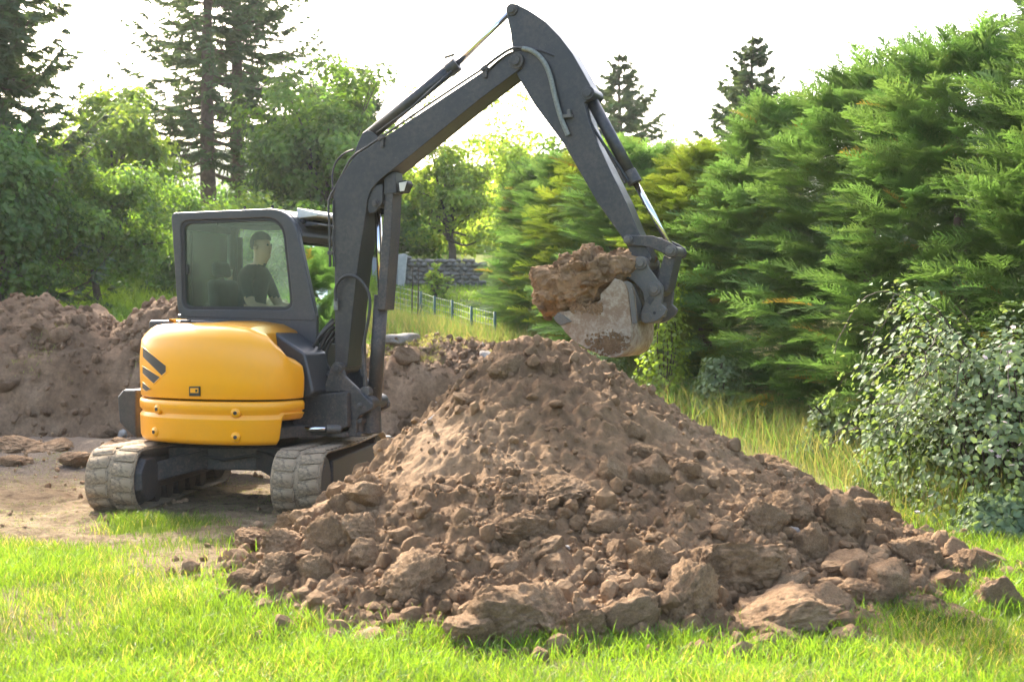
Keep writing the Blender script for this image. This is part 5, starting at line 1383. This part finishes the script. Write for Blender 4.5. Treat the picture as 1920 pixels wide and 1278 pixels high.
broadleaf('elm_tree', -60, 38, 7.0, 2.6, 77, M['leaf_dark'], 'far dark tree behind the spruce at the left edge', zlow=2.2, leaves=9000, lsize=.18, nclump=50, rclump=.8)
for px, d, zt, Rx, sd, mt, lb in ((60, 30.5, 3.2, 1.3, 81, 'leaf_dark', 'dark undergrowth bush behind the left end of the bank'), (140, 31.5, 3.1, 1.2, 82, 'leaf_dark', 'dark undergrowth bush left of the short trunk'), (262, 33, 3.2, 1.1, 83, 'leaf', 'low bush right of the short trunk'),
                              (330, 30, 2.9, .9, 84, 'leaf_dark', 'low dark bush beside the cab corner'), (600, 30, 4.2, 1.2, 85, 'leaf_dark', 'dark bush seen between cab and boom'), (-40, 29, 3.4, 1.2, 86, 'leaf_dark', 'undergrowth bush at the far left edge')):
    broadleaf('shrub', px, d, zt, Rx, sd, M[mt], lb, 'shrub', zlow=1.6, leaves=5000, lsize=.12, nclump=34, rclump=.42)
broadleaf('sapling', 820, 30.5, 2.75, .30, 88, M['leaf_pale'], 'small bright sapling in front of the stone wall', 'sapling', zlow=2.1, leaves=420, lsize=.10, nclump=14, rclump=.16)
# ---- bramble bush at the right
def bramble():
    r = np.random.default_rng(91); t = empty('bramble_bush', (4.35, 11.6, gz(4.35, 11.6)))
    t.scale = (1.04, 1.08, 1.0); tag(t, 'tall bramble bush with grey green leaves and pale flowers at the right', 'bramble bush')
    P = []; canes = []
    for c in range(120):
        az = r.uniform(0, 6.28); rr = r.random() ** .6; x0 = np.array([math.cos(az) * .5 * rr, math.sin(az) * .55 * rr, 0]); reach = r.uniform(.5, 1.15); hh = r.uniform(.6, 1.8)
        d = np.array([math.cos(az), math.sin(az) * 1.25, 0]); pts = crom([x0, x0 + d * reach * .35 + np.array([0, 0, hh * .8]), x0 + d * reach * .8 + np.array([0, 0, hh]), x0 + d * reach * 1.15 + np.array([0, 0, hh * .72])], 6)
        pts = pts + np.cumsum(r.normal(0, .012, pts.shape), 0); canes.append((pts, np.linspace(.008, .003, len(pts)), 4))
        for q in range(56):
            s = r.random() ** .7 * (len(pts) - 1); i = int(s); p = pts[i] * (1 - s + i) + pts[min(i + 1, len(pts) - 1)] * (s - i); P.append(p + r.normal(0, .05, 3))
    # outer skin of leaves so that the bush reads dense
    n2 = 8500; az = r.uniform(0, 6.28, n2); el = np.arccos(r.uniform(-.15, 1, n2)); sh = 1 + .22 * noise3(np.cos(az) * 2.2, np.sin(az) * 2.2, el * 2.5, 92) + .12 * noise3(np.cos(az) * 6, np.sin(az) * 6, el * 6, 93)
    Q = np.stack([np.cos(az) * np.sin(el) * 1.12 * sh, np.sin(az) * np.sin(el) * 1.6 * sh, .12 + np.cos(el) * 1.55 * sh], 1) * r.uniform(.78, 1.03, (n2, 1)); P = np.concatenate([np.array(P), Q]); P = P[P[:, 2] > .02]; n = len(P)
    out = unit(P - np.array([0, 0, .6]) + r.normal(0, .5, P.shape) + np.array([0, 0, .7])); D = unit(np.cross(out, r.normal(size=P.shape)) + np.array([0, 0, -.2]))
    T_ = np.array([[0, 0, 0], [.28, .33, .07], [.68, .27, .06], [1, 0, -.10], [.68, -.27, .06], [.28, -.33, .07], [.5, 0, -.02]]); Fq = np.array([[0, 6, 1], [1, 6, 2], [2, 6, 3], [3, 6, 4], [4, 6, 5], [5, 6, 0]])
    S = r.uniform(.032, .078, n); W = stamp(T_, P, D, out, S); hue = r.uniform(.75, 1.3, (n, 1)) * (np.ones((n, 3)) + r.normal(0, .05, (n, 3)))
    # nearest leaves are single parts, the rest one mass
    wx = P[:, 0] + 4.35; wy = P[:, 1] + 11.6; vis = np.abs(wx) < wy * 960 / F_PX - .02; score = np.where(vis, np.hypot(wx, wy) - S * 10, 99); idx = np.argsort(score)[:240]; rest = np.ones(n, bool); rest[idx] = False
    C = np.repeat(hue[:, None], 7, 1)
    tag(obj('leaves', mesh_np('leaves', W[rest].reshape(-1, 3), rep_faces(Fq, rest.sum(), 7), M['bramble'], True, C[rest].reshape(-1, 3)), t), kind='stuff')
    lm = [mesh_np('leaf', T_, Fq, M['bramble'], True, np.full((7, 3), f)) for f in (.8, 1.0, 1.25)]
    X_, Y_, Z_ = frames(D[idx], out[idx])
    for j, i in enumerate(idx):
        o = obj('leaf', lm[j % 3], t); Mx = Matrix((Vector(X_[j]), Vector(Y_[j]), Vector(Z_[j]))).transposed().to_4x4(); Mx.translation = Vector(P[i]); o.matrix_local = Mx @ Matrix.Diagonal((S[i], S[i], S[i], 1))
    V, F = tube_arrays(canes); m = bpy.data.meshes.new('canes'); m.from_pydata([tuple(map(float, v)) for v in V], [], F); m.materials.append(M['bark']); obj('canes', m, t)
    # flower heads
    fl = idx[::9][:22]; fm = None
    pet = []; pf = []
    for k in range(5):
        a = 2 * math.pi * k / 5; b = len(pet); c, s = math.cos(a), math.sin(a)
        pet += [(0, 0, 0), (c * .7 - s * .4, s * .7 + c * .4, .15), (c, s, .1), (c * .7 + s * .4, s * .7 - c * .4, .15)]; pf += [(b, b + 1, b + 2), (b, b + 2, b + 3)]
    fm = mesh_np('flower', np.array(pet), np.array(pf), M['flower_pink'], False, np.ones((20, 3)))
    for i in fl: obj('flower', fm, t, tuple(P[i] + out[i] * .03), tuple(r.uniform(-.8, .8, 3)), (.022,) * 3)
bramble()
# ---- ivy and leafy undergrowth at the foot of the hedge
def ivy(x, y, Rr, H, seed, label, n=1500, mat='bramble', size=(.05, .09)):
    r = np.random.default_rng(seed); a = r.uniform(0, 6.28, n); z = r.random(n) ** 1.2; rr = Rr * (1 - .55 * z) * r.uniform(.6, 1.05, n) * (1 + .3 * noise3(np.cos(a) * 2, np.sin(a) * 2, z * 4, seed))
    P = np.stack([np.cos(a) * rr, np.sin(a) * rr, z * H], 1); out = unit(np.stack([np.cos(a), np.sin(a), np.full(n, .8)], 1) + r.normal(0, .5, (n, 3))); D = unit(np.cross(out, r.normal(size=(n, 3))))
    T_ = np.array([[0, 0, 0], [.35, .36, .05], [1, 0, -.08], [.35, -.36, .05]]); W = stamp(T_, P, D, out, r.uniform(*size, n)); C = np.repeat((r.uniform(.75, 1.35, (n, 1)) * np.ones((n, 3)))[:, None], 4, 1)
    st = [(crom([(0, 0, 0), (r.normal(0, .1), r.normal(0, .1), H * .5), (r.normal(0, .15), r.normal(0, .15), H * .95)], 4), .008, 4) for _ in range(5)]
    V, F = tube_arrays(st); m = bpy.data.meshes.new('stems'); m.from_pydata([tuple(map(float, v)) for v in V], [], F); m.materials.append(M['bark'])
    t = empty('climbing_plant', (x, y, gz(x, y))); tag(t, label, 'climber', 'climbers along the hedge foot'); obj('stems', m, t); obj('foliage', mesh_np('foliage', W.reshape(-1, 3), rep_faces([[0, 1, 2], [0, 2, 3]], n, 4), M[mat], False, C.reshape(-1, 3)), t)
for x, y, Rr, H, s, lb in ((1.95, 17.6, .40, 1.75, 95, 'bright climbing plant hanging in the hedge below the bucket linkage'), (1.25, 18.6, .5, .75, 96, 'low leafy climber behind the pile, under the bucket'), (2.55, 16.9, .5, .65, 97, 'low leafy plant at the hedge foot right of the climbing plant'),
                        (3.35, 14.2, .45, .6, 98, 'grey green leafy plant at the hedge foot left of the bramble'), (3.6, 10.3, .35, .28, 99, 'low leafy weed in front of the bramble bush'), (3.55, 12.6, .5, .9, 100, 'leafy bramble shoot spreading left from the bramble bush')):
    ivy(x, y, Rr, H, s, lb, mat='leaf_pale' if s == 95 else 'bramble')
# yellow flower
p = drop(1432, 800, ground_z); t = empty('yellow_flower', tuple(p)); tag(t, 'single yellow flower head in the dry grass below the hedge', 'flower')
V, F = tube([(0, 0, 0), (.01, 0, .15), (.0, 0, .24)], .004, 6); poly_obj('stem', V, F, M['post'], t, True)
for k in range(7):
    a = k * .9; c, s = math.cos(a), math.sin(a); Vp = np.array([(0, 0, 0), (c * .03 - s * .02, s * .03 + c * .02, .03), (c * .065, s * .065, .035 + .01 * (k % 3)), (c * .03 + s * .02, s * .03 - c * .02, .03)]) + np.array([0, 0, .235])
    obj('petal', mesh_np('petal', Vp, np.array([[0, 1, 2], [0, 2, 3]]), M['flower'], False, np.ones((4, 3))), t)

# ================================================================== wall, gate, fence
def stone_wall(name, x0, x1, y, H0, H1, label, seed, cell=.26, dark=1.0):
    r = np.random.default_rng(seed); t = empty(name, ((x0 + x1) / 2, y, 0)); tag(t, label, 'wall')
    xc = (x0 + x1) / 2; g0 = gz(xc, y) - .1
    MB().box((0, .14, g0 + (min(H0, H1) - .05) / 2), (x1 - x0 - .04, .30, min(H0, H1) - .05)).build('core', M['stone'], t)
    sm = [poly_obj('stone', clod_shape(2, 500 + seed + i, .95, 8)[0], clod_shape(2, 500 + seed + i, .95, 8)[1].tolist(), M['wallstone'], None, True).data for i in range(5)]
    for o in [o for o in bpy.data.objects if o.name.startswith('stone') and o.data in sm and o.parent is None]: bpy.data.objects.remove(o)
    z = g0 + .05
    row = 0
    while z < g0 + max(H0, H1):
        hgt = cell * r.uniform(.5, .75); x = x0 + r.uniform(-.1, .05)
        while x < x1 - .05:
            wdt = cell * r.uniform(.8, 1.6); top = g0 + H0 + (H1 - H0) * (x - x0) / (x1 - x0)
            if z < top: obj('stone', sm[r.integers(5)], t, (x + wdt / 2 - xc, r.normal(0, .012), z + hgt / 2), (r.normal(0, .08), r.normal(0, .06), r.normal(0, .1)), (wdt * .60, .10, hgt * .72))
            x += wdt
        z += hgt
    return t
M['wallstone'] = mat_soil('wall_stone', (.19, .175, .155), (.26, .24, .21), (.125, .115, .105), .5)
wy = 33.5; wx0, wx1 = (757 - 960) / F_PX * wy, (900 - 960) / F_PX * wy
stone_wall('stone_wall', wx0, wx1, wy, .74, .64, 'low dry stone wall at the back of the sunlit lawn', 3, .155)
stone_wall('stone_wall', (225 - 960) / F_PX * 36, (345 - 960) / F_PX * 36, 36, 1.35, 1.3, 'old stone wall in the shade behind the left trees', 4, .34)
g0 = gz(wx0, wy) - .1
tag(MB().prism([(wx0 - .13, g0), (wx0 - .13, g0 + .84), (wx0 + .02, g0 + .86), (wx0 + .10, g0 + .83), (wx0 + .03, g0)], wy - .2, wy + .2).build('wall_pillar', M['concrete'], None, False, .02), 'pale concrete pillar ending the dry stone wall', 'pillar')
gt = empty('metal_gate', (wx0 - .45, wy + .1, g0 - .22)); tag(gt, 'grey sheet metal gate beside the concrete pillar', 'gate')
MB().box((0, 0, .68), (.60, .03, .56)).build('upper_panel', M['gate'], gt, False, .006); MB().box((0, 0, .24), (.60, .03, .30)).build('lower_panel', M['gate'], gt, False, .006)
MB().box((0, -.03, .395), (.62, .04, .03)).box((-.30, -.028, .5), (.03, .04, 1.0)).box((.305, -.028, .5), (.03, .04, 1.0)).box((0, -.026, .975), (.6, .04, .03)).build('gate_frame', M['gate'], gt, False, .004)
fe = empty('wire_fence', (-1.3, 24, 0)); tag(fe, 'low green wire mesh fence with steel posts below the lawn', 'fence')
FP = []
for px, py0, d in ((728, 577, 27.5), (789, 583, 26.0), (815, 590, 25.2), (848, 592, 24.4), (884, 600, 23.4), (928, 632, 22.6)):
    x = (px - 960) / F_PX * d; g0 = gz(x, d); top = at_depth(px, py0, d)[2]; FP.append((x, d, g0, top))
    MB().cyl((x + 1.3, d - 24, g0 - .1), (x + 1.3, d - 24, max(top, g0 + .6)), .026, 8).build('post', M['post'], fe, True)
m = MB()
for a, b in zip(FP[:-1], FP[1:]):
    for f in np.linspace(.1, .95, 6): m.tube([(a[0] + 1.3, a[1] - 24, a[2] + (max(a[3], a[2] + .6) - a[2]) * f), (b[0] + 1.3, b[1] - 24, b[2] + (max(b[3], b[2] + .6) - b[2]) * f)], .0035, 4, False)
    for f in np.linspace(.05, .95, 9):
        q = [a[i] * (1 - f) + b[i] * f for i in range(4)]; m.tube([(q[0] + 1.3, q[1] - 24, q[2]), (q[0] + 1.3, q[1] - 24, max(q[3], q[2] + .6))], .0035, 4, False)
m.build('wire_mesh', M['wire'], fe)
for px, d, lb in ((772, 25.3, 'thin stake with dry seed head by the wire fence, left of two'), (783, 25.0, 'thin bare stake by the wire fence, right of two')):
    x = (px - 960) / F_PX * d; g0 = gz(x, d); tag(MB().cyl((x, d, g0), (x + .02, d, g0 + 1.1), .014, 8, .008).box((x + .02, d, g0 + 1.1), (.03, .03, .06)).build('stake', M['bark'], None), lb, 'stake')



# ================================================================== summer haze
hz_ = MB().box((0, 340, 42), (1240, 760, 110)).build('haze', None); tag(hz_, kind='stuff')
m_, t_, o_ = nodes('haze_air'); pv = N(t_, 'ShaderNodeVolumePrincipled'); pv.inputs['Color'].default_value = (.93, .97, 1, 1); pv.inputs['Density'].default_value = .00028; pv.inputs['Anisotropy'].default_value = .45
t_.links.new(pv.outputs[0], o_.inputs['Volume']); hz_.data.materials.append(m_)
